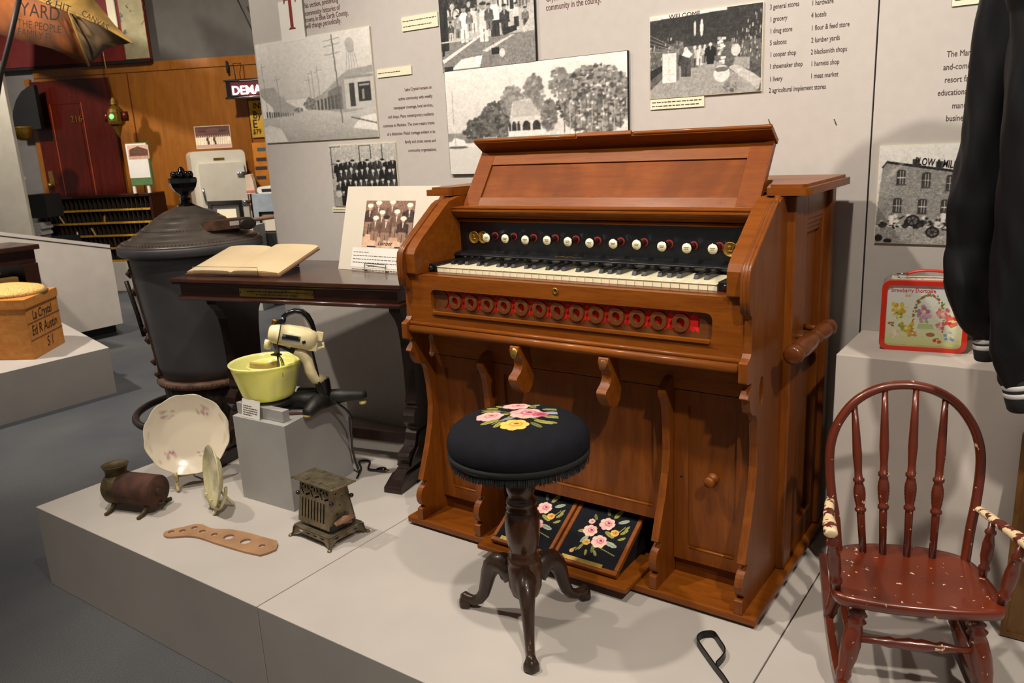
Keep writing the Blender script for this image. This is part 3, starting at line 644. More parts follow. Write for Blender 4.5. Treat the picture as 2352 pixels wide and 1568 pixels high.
def seatz(r):
    P = [(0, .8425), (.02, .8425), (.05, .8415), (.09, .8385), (.12, .8335), (.142, .827), (.158, .815)]
    for (a, za), (b, zb) in zip(P, P[1:]):
        if a <= r <= b: return za+(zb-za)*(r-a)/(b-a)
    return .815
c_ = Canvas(130, 160, (15, 16, 22)); rnd = random.Random(9)
for (u, v, L, a, q) in ((.30, .62, .2, 2.9, G1), (.27, .70, .16, 2.4, G1), (.20, .72, .12, 3.0, G2), (.33, .74, .14, 2.1, G1), (.28, .36, .2, 3.6, G1), (.33, .30, .16, 4.1, G1), (.42, .5, .16, 3.1, G1), (.66, .72, .16, .8, G1), (.72, .66, .14, 1.6, G2), (.82, .62, .2, .15, G1), (.82, .40, .22, -.1, G1), (.80, .50, .24, .1, (150, 158, 168)), (.62, .66, .18, 2.0, (120, 132, 146)), (.70, .30, .2, -.5, G1), (.66, .24, .16, -.9, G2), (.80, .26, .14, -.2, G1), (.48, .40, .16, 3.6, (120, 132, 146))): leaf(c_, u, v, L, a, q)
c_.line(.5, .5, .14, .68, .012, G1); c_.line(.5, .5, .2, .25, .012, G1); c_.line(.6, .4, .9, .22, .012, G1); c_.line(.6, .6, .78, .8, .012, G1)
rose(c_, .50, .78, .14, PK, (196, 120, 124), WN, rnd); rose(c_, .16, .48, .14, (224, 168, 156), (196, 120, 130), (150, 70, 84), rnd)
rose(c_, .62, .50, .17, (222, 160, 152), (184, 92, 112), (112, 28, 44), rnd); rose(c_, .78, .46, .08, (176, 84, 98), (140, 50, 70), WN, rnd); rose(c_, .46, .20, .14, (222, 180, 84), (196, 140, 56), (130, 70, 30), rnd)
c_.tex(0, 0, 1, 1, 3, 1)
RX, RY = Vector((.81, .585, 0)), Vector((-.585, .81, 0))        # the bouquet lies square to the front of the room
def seat_fn(u, v):
    d = RX*((u-.5)*.19)+RY*((v-.5)*.235)+RY*.020; r = d.length
    return Vector((sx, sy, 0))+d+Vector((0, 0, seatz(r)+.0008))
c_.mesh('needlepoint', M_stitch, seat, seat_fn, (15, 16, 22))
m = MB(); rnd = random.Random(3)
for k in range(1300):
    a = 2*PI*k/1300+rnd.uniform(-.005, .005); r0, r1 = .161, .161+rnd.uniform(-.002, .006); z1 = .742+rnd.uniform(-.006, .004)
    p0 = Vector((sx+r0*math.cos(a), sy+r0*math.sin(a), .768)); p1 = Vector((sx+r1*math.cos(a), sy+r1*math.sin(a), z1)); t = Vector((-math.sin(a), math.cos(a), 0))*.0014
    m.add([p0-t, p0+t, p1+t*.7, p1-t*.7], [(0, 1, 2, 3)])
m.lathe([(.160, .772), (.1665, .772), (.1675, .766), (.1665, .758), (.160, .758)], c, 64)
m.build('fringe', M_fringe, ST)
for ang in (185, -53, 69):
    a = math.radians(ang); T = Matrix.Translation((sx, sy, 0)) @ Matrix.Rotation(a, 4, 'Z')
    pts = [(.030, .425), (.045, .442), (.062, .451), (.080, .449), (.096, .435), (.107, .410), (.115, .380), (.124, .352), (.137, .333), (.154, .324), (.170, .323), (.182, .325), (.190, .322)]
    rad = [.032, .032, .030, .0275, .024, .0205, .0175, .0155, .014, .0135, .0145, .0165, .012]
    m = MB(T); m.tube([(x, 0, z) for x, z in pts], rad, 14, None, up=(0, 1, 0), flat=.82)
    m.lathe([(.001, .300), (.015, .300), (.0185, .306), (.018, .318), (.012, .330), (.001, .333)], (.181, 0, 0), 16, None, None, 'z', True, lambda q, r, h: 1+.08*math.cos(5*q))
    m.tube([(x, 0, z+.75*r) for (x, z), r in zip(pts[1:10], rad[1:10])], .005, 8)
    m.ball((.052, .011, .425), .012, None, 12); m.ball((.052, -.011, .425), .012, None, 12)
    m.build('leg', M_stoolleg, ST)

# ================================================================== DARK TRESTLE TABLE
FT = frame((-1.506, -.038, 0), 12.0)
def ft(u, v, z=0): return FT @ Vector((u, v, z))
TB = thing('trestle_table', ft(.49, .24, PT), 'dark mahogany trestle table with brass plate behind the mixer', 'table')
m = MB(FT); m.box(0, .985, 0, .475, 1.016, 1.03); m.box(.006, .979, .006, .469, 1.008, 1.016); m.build('table_top', M_table, TB, .003)
m = MB(FT)
m.box(.028, .957, .026, .447, .962, 1.008); m.tube([(.022, .022, .956), (.963, .022, .956), (.963, .451, .956), (.022, .451, .956)], .0085, 10, None, True); m.box(.022, .963, .022, .451, .95, .962)
m.build('apron', M_table, TB)
bp = bx('brass_plate', .306, .628, .0235, .026, .969, .999, M_brass, TB, .0005, FT)
MT_ = basis(ft(.33, .0232, .987), ft(1, 0)-ft(0, 0), (0, 0, 1))
bl = MB()
rnd = random.Random(8)
for r_, (x0_, x1_) in enumerate(((.34, .60), (.38, .56))):
    x = x0_
    while x < x1_:
        wd = rnd.uniform(.006, .02); bl.box(x, x+wd, .0228, .0234, .987-.011*r_, .9905-.011*r_); x += wd+.004
bl.X = FT; bl.build('plate_lettering', M_seam, bp)
for x in (.311, .623):
    m = MB(FT); m.ball((x, .0233, .984), .0022, None, 10, 1, .5, 1); m.build('plate_screw', M_blkm, bp)
def trestle(u0):
    tr = [(-.005, .300), (.475, .300), (.478, .322), (.455, .335), (.43, .352), (.415, .362), (.402, .366), (.402, .376), (.41, .40), (.395, .415), (.36, .425), (.345, .445), (.338, .47), (.325, .485), (.345, .51), (.345, .535), (.33, .556), (.315, .562), (.325, .58), (.312, .60),
          (.315, .70), (.322, .80), (.332, .85), (.352, .885), (.380, .915), (.385, .95),
          (.10, .95), (.105, .915), (.133, .885), (.150, .85), (.158, .80), (.165, .70), (.165, .60), (.155, .58), (.165, .562), (.150, .556), (.135, .535), (.135, .51), (.155, .485), (.142, .47), (.135, .445), (.12, .425), (.085, .415), (.070, .40), (.078, .376), (.078, .366), (.065, .362), (.05, .352), (.025, .335), (-.003, .322)]
    m = MB(FT); m.prism(tr, 'x', u0-.022, u0+.022); e = m.build('trestle_end', M_tabled, TB, .006)
    m = MB(FT)
    for sg in (-1, 1):
        q = u0+sg*.03; m.prism([(.08, .366), (.40, .366), (.38, .39), (.34, .42), (.32, .47), (.16, .47), (.14, .42), (.10, .39)], 'x', min(u0+sg*.022, q), max(u0+sg*.022, q))
    m.prism([(-.008, .300), (.480, .300), (.480, .320), (.43, .348), (.05, .348), (-.006, .320)], 'x', u0-.034, u0+.034)
    m.build('trestle_foot', M_tabled, e, .005)
trestle(.09); trestle(.893)
bx('stretcher', .112, .871, .218, .256, .39, .432, M_tabled, TB, .003, FT)

# open ledger on its support
BO = ft(.018, .080, 1.031)
BK = thing('open_book', ft(.23, .24, 1.03), 'open ledger with blank yellowed pages on the dark table', 'book')
bw, bh = .425, .245; bu = (ft(1, 0)-ft(0, 0)); bv = (ft(0, 1)-ft(0, 0))*.245+Vector((0, 0, .062))
MBK = basis(BO+Vector((0, 0, .004)), bu, bv)
def pageh(u, k):       # height of the open pages across the spread
    t = abs(u-.5)*2
    return (.009*(1-t)**.5*t**.35*1.6+.003)*k if t > 0 else .003*k
for side in (0, 1):
    m = MB(MBK); N = 14; us = [(.5*i/N if side == 0 else .5+.5*i/N) for i in range(N+1)]
    vs = [];
    for v in (0, bh+.012*side):
        for u in us: vs += [(u*bw, v, 0.003), (u*bw, v, .004+pageh(u, 1.0)+(.004 if side else .002))]
    n2 = 2*(N+1); fs = []
    for i in range(N):
        a = 2*i; fs += [(a, a+2, a+3, a+1), (n2+a, n2+a+1, n2+a+3, n2+a+2), (a+1, a+3, n2+a+3, n2+a+1), (a, n2+a, n2+a+2, a+2)]
    fs += [(0, 1, n2+1, n2), (2*N, n2+2*N, n2+2*N+1, 2*N+1)]
    m.add(vs, fs); m.build('page_block', M_page, BK)
m = MB(MBK); m.box(-.006, bw+.008, -.006, bh+.006, -.001, .0025); m.build('cover', M_cover, BK, .001)
m = MB(MBK)
for r_ in range(3): m.box(.006, bw*.46, -.0012, -.0002, .0035+.002*r_, .0043+.002*r_)
for r_ in range(4): m.box(bw*.54, bw-.004, -.0012, -.0002, .0035+.003*r_, .0046+.003*r_)
m.build('page_edges', M_pedge, BK)
AC = thing('acrylic_bookstand', ft(.20, .18, 1.03), 'clear acrylic stand with front lip holding the open ledger', 'bookstand')
m = MB(FT); m.box(.06, .36, .068, .070, 1.0312, 1.066); m.box(.06, .36, .068, .30, 1.0302, 1.0314); m.build('stand_sheet', M_clear, AC)
m = MB(FT); m.tube([(.06, .069, 1.066), (.36, .069, 1.066), (.36, .069, 1.032)], .0007, 6); m.build('polished_rim', M_seam, AC)
m = MB(FT); m.prism([(.09, 1.0316), (.33, 1.0316), (.33, 1.090), (.325, 1.090)], 'x', .10, .34); m.build('back_support', M_clear, AC)

# matted photograph on a wire easel
PB = thing('matted_photograph', (-.78, .37, 1.03), 'cream matted sepia team photograph leaning on the table beside the organ', 'photograph')
bl_ = at(777, 617, 'y', .352); tl_ = at(813, 429, 'y', .44)
MP_ = basis(bl_, (1, -.01, 0), tl_-bl_); mw, mh = .452, (tl_-bl_).length
bx('mat_board', 0, mw, 0, mh, -.003, 0, M_mat, PB, 0, MP_)
cv_ = Canvas(150, 130, (118, 92, 78)); cv_.grad(.55, (126, 100, 86), 1, (142, 112, 98)); cv_.tex(0, 0, 1, 1, 8, 3)
cv_.rect(0, 0, 1, .22, (188, 156, 132)); cv_.poly([(.0, .0), (.3, .0), (.2, .55), (.1, .5)], (206, 174, 148))
dk_, fc_, ht_ = (78, 60, 54), (190, 156, 134), (236, 220, 200)
for (u, v, h, hat) in ((.10, .28, .62, ht_), (.27, .40, .56, ht_), (.55, .42, .56, ht_), (.90, .28, .64, ht_), (.36, .22, .54, ht_), (.66, .22, .56, ht_), (.24, .12, .52, ht_), (.80, .12, .52, ht_), (.46, .08, .58, (60, 46, 42))):
    cv_.figure(u, v, h, dk_ if u < .2 or u > .75 else (120, 96, 82), fc_, hat, (150, 122, 104), 1.15)
    cv_.ell(u, v+h*.98, .062, .045, hat); cv_.line(u, v+h*.80, u, v+h*.60, .012, (226, 204, 184))
for u in (.2, .5, .7): cv_.poly([(u-.08, 0), (u+.1, 0), (u+.08, .14), (u-.05, .16)], (206, 176, 150))
cv_.rect(.12, .0, .3, .03, (50, 46, 44)); cv_.rect(.68, 0, .9, .03, (50, 46, 44)); cv_.film(8)
q0 = MP_.inverted() @ onpl(826, 566, MP_.translation, MP_.col[2].xyz); q1 = MP_.inverted() @ onpl(960, 461, MP_.translation, MP_.col[2].xyz); q2 = MP_.inverted() @ onpl(847, 460, MP_.translation, MP_.col[2].xyz)
cv_.mesh('print', M_print, PB, lambda u, v: MP_ @ Vector(((q0.x+q2.x)/2+u*(q1.x-q2.x), q0.y+v*(q1.y-q0.y), .0006)))
text('Lumber', .022, MP_ @ Matrix.Translation((q0.x+.09, q0.y+.008, .0011)), M_inkb, 'print_lettering', PB, 'LEFT', .3)
lines = ['Golf Glove Club, 1895', 'This group took from left to right...', '', '', '', '']
lb_ = bx('caption_card', q0.x-.034, mw-.03, .012, q0.y-.004, .0002, .0009, M_white, PB, 0, MP_)
tx = MB(MP_); rnd = random.Random(12); ch_ = q0.y-.016
for r_ in range(6):
    x = q0.x-.026+(0 if r_ != 4 else .08); y = ch_-.004-r_*.0125; xe = mw-.04 if r_ not in (0, 4) else (q0.x+.05 if r_ == 0 else q0.x+.085)
    while x < xe:
        wd = rnd.uniform(.004, .016); tx.box(x, min(x+wd, xe), y-.0012, y+.0012, .0009, .0012); x += wd+.003
tx.build('caption_lettering', M_ink, lb_)
EZ = thing('wire_easel', (-.86, .36, 1.03), 'bent wire easel holding up the cream matted photograph', 'easel')
for px in (840, 888):
    a_ = at(px, 622, 'y', .342); m = MB(); m.tube([(a_.x-.012, .352, 1.058), (a_.x-.002, .338, 1.043), (a_.x, .335, 1.034), (a_.x, .365, 1.033), (a_.x, .48, 1.033), (a_.x, .44, 1.16)], .0013, 6); m.build('wire_leg', M_iron, EZ)
m = MB(); a_, b_ = at(840, 622, 'y', .342), at(888, 622, 'y', .342); m.tube([(a_.x-.012, .352, 1.058), (b_.x-.012, .346, 1.058)], .0013, 6); m.build('cross_wire', M_iron, EZ)

# ================================================================== BLOCK, MIXER, BOWLS
FB = frame((-1.077, -.136, 0), 2.5)
m = MB(); P_ = [(-1.079, -.138), (-.824, -.128), (-.895, .212), (-1.16, .20)]; m.prism(P_, 'z', PT, .60)
tag(m.build('display_block', M_block, None, .0015), 'grey painted display block standing under the cream mixer', 'block')
FR = frame((-1.085, -.112, 0), 1.5)
tag(bx('riser_strip', .0, .232, .0, .028, .6005, .640, M_block, None, .001, FR), 'small grey block strip in front of the mixer bowl', 'block')
lc = bx('label_card', .045, .135, -.018, -.0165, .6012, .664, M_white, None, 0, FR); 
lc.rotation_euler = (math.radians(-9), 0, 0)
tag(lc, 'small white typed card leaning in front of the mixer', 'card')
tx = MB(FR); rnd = random.Random(3)
for r_ in range(5):
    x = .053; xe = .125-(.03 if r_ in (0, 4) else 0)
    while x < xe: wd = rnd.uniform(.004, .012); tx.box(x, min(x+wd, xe), -.0190, -.0186, .640-.0075*r_, .6425-.0075*r_); x += wd+.0025
ly = tx.build('card_lettering', M_ink, None); ly.parent = lc; ly.location = (ly.location-lc.location)

MX = thing('stand_mixer', (-.88, .06, .60), 'cream enamel stand mixer with black handle and cord on grey block', 'mixer')
def mp(px, py, r=(-.85, .03, .8)):     # point of the vertical plane through the mixer, square to the sight line
    n = Vector((r[0]-CP[0], r[1]-CP[1], 0)).normalized(); return onpl(px, py, r, n)
m = MB()
hub = Vector((-.845, .055, .60))
post0 = mp(721, 922); post1 = mp(724, 880)
# base with splayed feet
bc = Vector((-.852, .075, .632))
f1 = Vector((-.832, -.022, .612)); f2_ = Vector((-.762, .165, .634)); f3 = Vector((-1.02, .115, .620))
m.tube([bc, bc.lerp(f1, .5)+Vector((0, 0, .008)), f1, f1+Vector((0, -.004, -.006))], [.034, .028, .019, .012], 14)
m.tube([bc, bc.lerp(f2_, .5)+Vector((0, 0, .004)), f2_, f2_+Vector((.012, .012, 0))], [.032, .024, .017, .010], 14)
m.tube([bc, bc.lerp(f3, .5)+Vector((0, 0, .004)), f3], [.034, .026, .02], 14)
m.lathe([(.001, .626), (.085, .628), (.09, .636), (.085, .643), (.02, .648), (.001, .648)], (-1.008, -.028, 0), 32)
m.tube([bc, (-1.005, -.026, .632)], [.034, .024], 12)
m.build('base', M_mixb, MX)
m = MB(); m.lathe([(.030, .640), (.027, .655), (.025, .70), (.024, .706), (.001, .706)], (bc.x+.004, bc.y-.004, 0), 24); m.build('post_sleeve', M_bake, MX)
for p in (f1, f2_, f3):
    m = MB(); m.lathe([(.012, .6003), (.014, .604), (.012, .610)], (p.x, p.y, 0), 14); m.build('rubber_foot', M_tan, MX)
c1 = mp(715, 872); c2 = mp(712, 850); c3 = mp(706, 828); c4 = mp(692, 812); c5 = mp(676, 806)
m = MB(); m.tube([Vector((bc.x+.004, bc.y-.004, .70)), c1.lerp(Vector((bc.x, bc.y, .715)), .3), c2, c3, c4, c5], [.022, .0205, .020, .019, .017, .014], 16, None, flat=.9); m.build('neck', M_mixc, MX)
# motor head: axis runs between two pixels
h0, h1 = mp(618, 763), mp(722, 780); hx = (h1-h0); HL = hx.length; hx.normalize(); up = Vector((0, 0, 1)); up = (up-hx*up.dot(hx)).normalized()
side = hx.cross(up); MH = Matrix(((hx.x, side.x, up.x, h0.x), (hx.y, side.y, up.y, h0.y), (hx.z, side.z, up.z, h0.z), (0, 0, 0, 1)))
m = MB(MH); r0 = .037
m.lathe([(.001, -.004), (.018, -.002), (.028, .006), (.033, .018), (.035, .030), (.0365, .0305), (.0368, .034), (.0355, .0345), (.037, .06), (.038, .10), (.037, .125), (.033, .142), (.024, .153), (.010, .158), (.001, .159)], (0, 0, 0), 32, None, None, 'x')
m.box(.128, .158, -.020, .020, -.034, -.006)
hd = m.build('motor_housing', M_mixc, MX, .0)
m = MB(MH); m.lathe([(.0362, .0300), (.0375, .0305), (.0375, .0335), (.0362, .034)], (0, 0, 0), 32, None, None, 'x'); m.build('housing_seam', M_rustd, hd)
m = MB(MH); m.lathe([(.009, .028), (.010, .040), (.011, .046), (.001, .047)], (.012, 0, 0), 16); m.build('control_cap', M_brass, hd)
sg = 1 if (MH @ Vector((.08, .05, 0))-Vector(CP)).length < (MH @ Vector((.08, -.05, 0))-Vector(CP)).length else -1
def on_side(x0, x1, a0, a1, r, name, mat, par, th=.001):
    mm = MB(MH); N = 8; vs = []
    for rr_ in (r, r+th):
        for i in range(N+1):
            a = math.radians(a0+(a1-a0)*i/N); vs += [(x0, sg*rr_*math.cos(a), rr_*math.sin(a)), (x1, sg*rr_*math.cos(a), rr_*math.sin(a))]
    n2 = 2*(N+1); fs = []
    for i in range(N): a = 2*i; fs += [(n2+a, n2+a+1, n2+a+3, n2+a+2), (a, a+2, a+3, a+1), (a, n2+a, n2+a+2, a+2), (a+1, a+3, n2+a+3, n2+a+1)]
    fs += [(0, 1, n2+1, n2), (2*N, n2+2*N, n2+2*N+1, 2*N+1)]
    mm.add(vs, fs); return mm.build(name, mat, par)
np_ = on_side(.042, .100, -16, 16, .0378, 'name_plate', M_chrome, hd); on_side(.052, .094, 0, 13, .0388, 'plate_band', M_bake, np_)
m = MB(MH); m.lathe([(.001, sg*.0395), (.006, sg*.039), (.006, sg*.036)], (.113, 0, -.006), 14, None, None, 'y'); m.build('oil_plug', M_bake, hd)
def along(p): return MH.inverted() @ mp(*p)
hp_ = [MH @ Vector((a.x, 0, a.z)) for a in [along(p) for p in ((650, 739), (652, 727), (662, 719), (678, 714), (693, 716), (705, 725), (714, 740), (720, 758), (723, 772))]]
m = MB(); m.tube(hp_, [.008, .0085, .009, .0095, .0105, .011, .0105, .009, .007], 14); a_ = along((640, 735)); m.tube([MH @ Vector((a_.x-.012, 0, .034)), hp_[0], hp_[1]], [.010, .011, .009], 12); m.build('handle', M_bake, hd)
m = MB(MH); m.box(.150, .172, -.006, .006, .0, .030); m.tube([(.118, 0, -.036), (.150, 0, -.035), (.182, 0, -.018), (.175, 0, -.004)], .0055, 8); m.build('rear_hinge', M_mixc, hd, .002)
m = MB(MH); m.box(.075, .098, -.010, .010, -.050, -.035); m.tube([(.020, 0, -.032), (.09, 0, -.055)], .006, 8); m.build('tilt_bracket', M_mixb, MX, .002)
b0 = mp(634, 795); b1 = mp(637, 812); b2 = mp(641, 840)
m = MB(); m.lathe([(.001, b1.z-.004), (.009, b1.z-.004), (.009, b1.z+.024), (.012, b0.z+.012), (.001, b0.z+.012)], (b1.x, b1.y, 0), 14); sp1 = m.build('beater_spindle', M_steel, MX)
m = MB(); m.box(b1.x-.022, b1.x+.010, b1.y-.010, b1.y+.010, b1.z-.006, b1.z-.001); m.build('splash_plate', M_mixb, sp1)
m = MB()
for k in range(4):
    a = PI*k/4; L = [Vector((b1.x+.018*math.sin(t)*math.cos(a), b1.y+.018*math.sin(t)*math.sin(a), b1.z-.006-.042*(1-math.cos(t)))) for t in [PI*i/8 for i in range(9)]]; m.tube(L, .0014, 6)
m.tube([(b1.x, b1.y, b1.z), (b1.x, b1.y, b1.z-.09)], .003, 8); m.build('beater', M_steel, sp1)
m = MB(MH); m.lathe([(.001, -.062), (.011, -.060), (.012, -.040), (.010, -.030)], (.002, -sg*.02, 0), 14); m.build('second_spindle', M_mixc, MX)
# cord falling down the block to the platform
cpts = [mp(716, 800), mp(728, 850), mp(742, 900), Vector((-.795, .125, .575)), Vector((-.835, .165, .48)), Vector((-.86, .185, .40)), Vector((-.868, .205, .335)), Vector((-.855, .20, .309)), Vector((-.835, .17, .305)), Vector((-.88, .235, .305)), Vector((-.94, .285, .305)), Vector((-.90, .30, .308)), Vector((-.85, .245, .308)), Vector((-.81, .255, .308))]
def smooth(P, n=6):
    P = [Vector(p) for p in P]; out = []
    for i in range(len(P)-1):
        p0, p1, p2, p3 = P[max(i-1, 0)], P[i], P[i+1], P[min(i+2, len(P)-1)]
        for k in range(n):
            t = k/n; out.append(.5*((2*p1)+(p2-p0)*t+(2*p0-5*p1+4*p2-p3)*t*t+(3*p1-p0-3*p2+p3)*t**3))
    return out+[P[-1]]
m = MB(); m.tube(smooth(cpts), .0042, 8); cr_ = m.build('cord', M_bake, MX)
m = MB(); m.tube([(-.815, .254, .309), (-.795, .26, .311), (-.782, .264, .311)], [.007, .011, .009], 10); pg = m.build('plug', M_bake, cr_)
m = MB(); m.box(-.786, -.765, .258, .261, .309, .313); m.box(-.786, -.765, .266, .269, .309, .313); m.build('prong', M_brass, pg)
# bowls
bwc = Vector((-.985, -.015, 0)); 
def bowl(name, c, z0, z1, r0_, r1_, th, label):
    prof = [(.001, z0), (r0_*.86, z0), (r0_*.97, z0+.006), (r0_*1.03, z0+.02), (r1_*.955, z1-.018), (r1_*.965, z1-.010), (r1_, z1-.006), (r1_+.002, z1-.001), (r1_-.002, z1+.001), (r1_-.008, z1-.006), (r0_*1.03-th, z0+.022), (r0_*.94-th, z0+th+.002), (.001, z0+th)]
    m = MB(); m.lathe(prof, c, 56); return tag(m.build(name, M_bowl), label, 'bowl')
bowl('mixing_bowl', (-1.010, -.030, 0), .649, .775, .088, .121, .005, 'large yellow-green glass bowl under the mixer beaters')
bowl('mixing_bowl', (-.984, -.024, 0), .695, .769, .058, .082, .004, 'smaller yellow-green glass bowl nested inside the larger bowl')
m = MB(basis((-1.012, -.092, .752), (.80, .60, 0), (0, 0, 1)))
N = 8; vs = []
for z_ in (0, .030):
    for i in range(N+1):
        u = i/N; vs += [(u*.092, z_-(.007*math.sin(PI*u) if z_ else 0), 0), (u*.092, z_-(.007*math.sin(PI*u) if z_ else 0)+(.001 if z_ else 0), -.014)]
n2 = 2*(N+1); fs = [(0, 1, n2+1, n2), (2*N, n2+2*N, n2+2*N+1, 2*N+1)]
for i in range(N): a = 2*i; fs += [(a, n2+a, n2+a+2, a+2), (a+1, a+3, n2+a+3, n2+a+1), (n2+a, n2+a+1, n2+a+3, n2+a+2), (a, a+2, a+3, a+1)]
m.add(vs, fs); tag(m.build('recipe_booklet', M_tan), 'curved tan booklet standing in the small yellow bowl', 'booklet')
m = MB(); m.X = frame((-.90, -.03, 0), 35); m.box(-.03, .07, -.012, .006, .6008, .6045); m.box(-.02, .055, .006, .012, .6008, .603)
tag(m.build('metal_scraper', M_rust), 'rusty flat metal blade lying on the block beneath the bowl', 'blade')

# ================================================================== PLATES, HEATER, PADDLE, TOASTER
def china_art(seed, small=False):
    c = Canvas(130, 130, (222, 208, 184)); rnd = random.Random(seed)
    if small:
        c.a[:] = (206, 196, 150); c.ell(.5, .5, .36, .36, (214, 206, 170)); c.line(.62, .55, .7, .85, .03, (186, 142, 84)); c.line(.55, .5, .62, .8, .02, (150, 140, 96)); c.ell(.5, .75, .1, .08, (150, 150, 110), 0, .6); c.ell(.4, .3, .1, .1, (190, 176, 120), 0, .7)
        c.tex(0, 0, 1, 1, 3, 2); return c
    for a in (2.2, .9, 3.9, 5.2):
        u0, v0 = .5+.34*math.cos(a), .5+.34*math.sin(a)
        for k in range(16):
            u, v = u0+rnd.uniform(-.07, .07), v0+rnd.uniform(-.05, .05); c.ell(u, v, rnd.uniform(.008, .022), rnd.uniform(.008, .018), rnd.choice([(196, 150, 158), (170, 106, 130), (160, 150, 112), (200, 176, 160), (150, 130, 130)]), rnd.uniform(0, 3), .75)
        for k in range(7): c.line(u0, v0, u0+rnd.uniform(-.1, .1), v0+rnd.uniform(-.08, .08), .005, (168, 152, 120), .6)
    for a in (2.9, 3.3, .2, 5.9):
        for k in range(6): c.ell(.5+.44*math.cos(a+k*.04), .5+.44*math.sin(a+k*.04), .015, .02, (196, 180, 148), k, .5)
    return c
def plate(name, ctr, nrm, R_, art, rim, label, prof_d=.022, ov=1.0, scallop=.022):
    n = Vector(nrm).normalized(); up = Vector((0, 0, 1)); v = (up-n*up.dot(n)).normalized(); u = v.cross(n); M_ = Matrix(((u.x, v.x, n.x, ctr[0]), (u.y, v.y, n.y, ctr[1]), (u.z, v.z, n.z, ctr[2]), (0, 0, 0, 1)))
    T = thing(name, (ctr[0], ctr[1], ctr[2]-R_), label, 'plate', None)
    def zf(r):
        t = r/R_; return 0 if t < .58 else prof_d*(((t-.58)/.42)**1.0)*(.75+.25*((t-.58)/.42)) if t < 2 else 0
    def sc(a): return 1+scallop*abs(math.sin(6*a))+scallop*.4*math.sin(12*a)
    m = MB(M_); prof = [(.001, -.004), (R_*.55, -.004), (R_*.56, -.008), (R_*.60, -.008), (R_*.62, -.003), (R_*.99, prof_d-.004), (R_*1.005, prof_d)]
    m.lathe([(r, h) for r, h in prof[:-1]]+[(R_, prof_d-.001), (R_*.995, prof_d+.0006), (R_*.97, prof_d-.0015)], (0, 0, 0), 72, None, None, 'z', True, lambda a, r, h: sc(a) if r > R_*.8 else 1, 1, ov, False); m.build('dish', rim, T)
    W = art.w; m2 = MB(); g = 64; rows = 20; vs = []; cs = []
    for j in range(rows+1):
        r = R_*.985*j/rows
        for k in range(g):
            a = 2*PI*k/g; q = r*(sc(a) if j > rows*.8 else 1); x, y = q*math.cos(a), q*math.sin(a)*ov; vs.append(M_ @ Vector((x, y, zf(r)+.0004)))
            i_, j_ = int((.5+.5*r/R_*math.cos(a))*(W-1)), int((.5+.5*r/R_*math.sin(a))*(W-1)); cs.append(art.a[j_, i_])
    fs = [(j*g+k, j*g+(k+1) % g, (j+1)*g+(k+1) % g, (j+1)*g+k) for j in range(rows) for k in range(g)]
    m2.v = vs; m2.f = fs; m2.m = [0]*len(fs); m2.sm = [True]*len(fs); a = np.array(cs)/255.; l = np.where(a <= .04045, a/12.92, ((a+.055)/1.055)**2.4); col = np.ones((len(vs), 4), np.float32); col[:, :3] = l
    m2.build('painted_glaze', M_china, T, col=col); return M_, T
M1, PL1 = plate('dinner_plate', (-1.356, -.146, .486), (.81, -.53, .30), .143, china_art(4), M_chinaw, 'large scalloped white plate with pink flower sprays on a cream stand')
def plate_stand(M_, R_, zrest, nx, label, mat, wd=.055, dk=1.0):
    base = M_ @ Vector((0, -R_, 0)); T = thing('plate_stand', (base.x, base.y, PT), label, 'plate stand')
    u = Vector((M_.col[0].x, M_.col[0].y, 0)).normalized(); f = Vector((M_.col[2].x, M_.col[2].y, 0)).normalized()*dk; b = Vector((base.x, base.y, 0))
    for s in (-1, 1):
        o = b+u*(s*wd); pts = [o+f*.034+Vector((0, 0, zrest+.034)), o+f*.038+Vector((0, 0, zrest+.024)), o+f*.024+Vector((0, 0, zrest+.006)), o+f*.006+Vector((0, 0, zrest-.006)), o-f*.02+Vector((0, 0, zrest)), o-f*.05+Vector((0, 0, zrest+.06*dk)), o-f*.058+Vector((0, 0, zrest+.11*dk))]
        m = MB(); m.tube(smooth(pts, 4), .006, 8, None, flat=1.3); m.build('cradle_arm', mat, T)
        m = MB(); m.tube(smooth([o+f*.012+Vector((0, 0, zrest)), o+f*.022+Vector((0, 0, zrest-.012)), o+f*.034+Vector((0, 0, .306))], 4), [.0065]*8+[.005], 8, None); m.build('foot', mat, T)
    m = MB(); m.tube([b-u*wd-f*.02+Vector((0, 0, zrest)), b+u*wd-f*.02+Vector((0, 0, zrest))], .005, 8); m.build('cross_bar', mat, T)
    m = MB(); m.tube(smooth([b-f*.05+Vector((0, 0, zrest+.05*dk)), b-f*.08+Vector((0, 0, zrest)), b-f*.10+Vector((0, 0, .306))], 3), .005, 8); m.tube([b-u*wd-f*.05+Vector((0, 0, zrest+.05*dk)), b+u*wd-f*.05+Vector((0, 0, zrest+.05*dk))], .004, 8); m.build('back_strut', mat, T)
    return T
plate_stand(M1, .143, .342, 0, 'cream plate stand with curled feet under the large white plate', M_stand)
M2, PL2 = plate('dessert_plate', (-1.062, -.243, .425), (-.33, -.86, .12), .103, china_art(6, True), M_chinag, 'small greenish gilt-edged plate seen nearly edge-on beside the large plate', .018)
plate_stand(M2, .103, .326, 0, 'gilded green plate stand holding the small greenish plate', M_chinag, .030, .55)

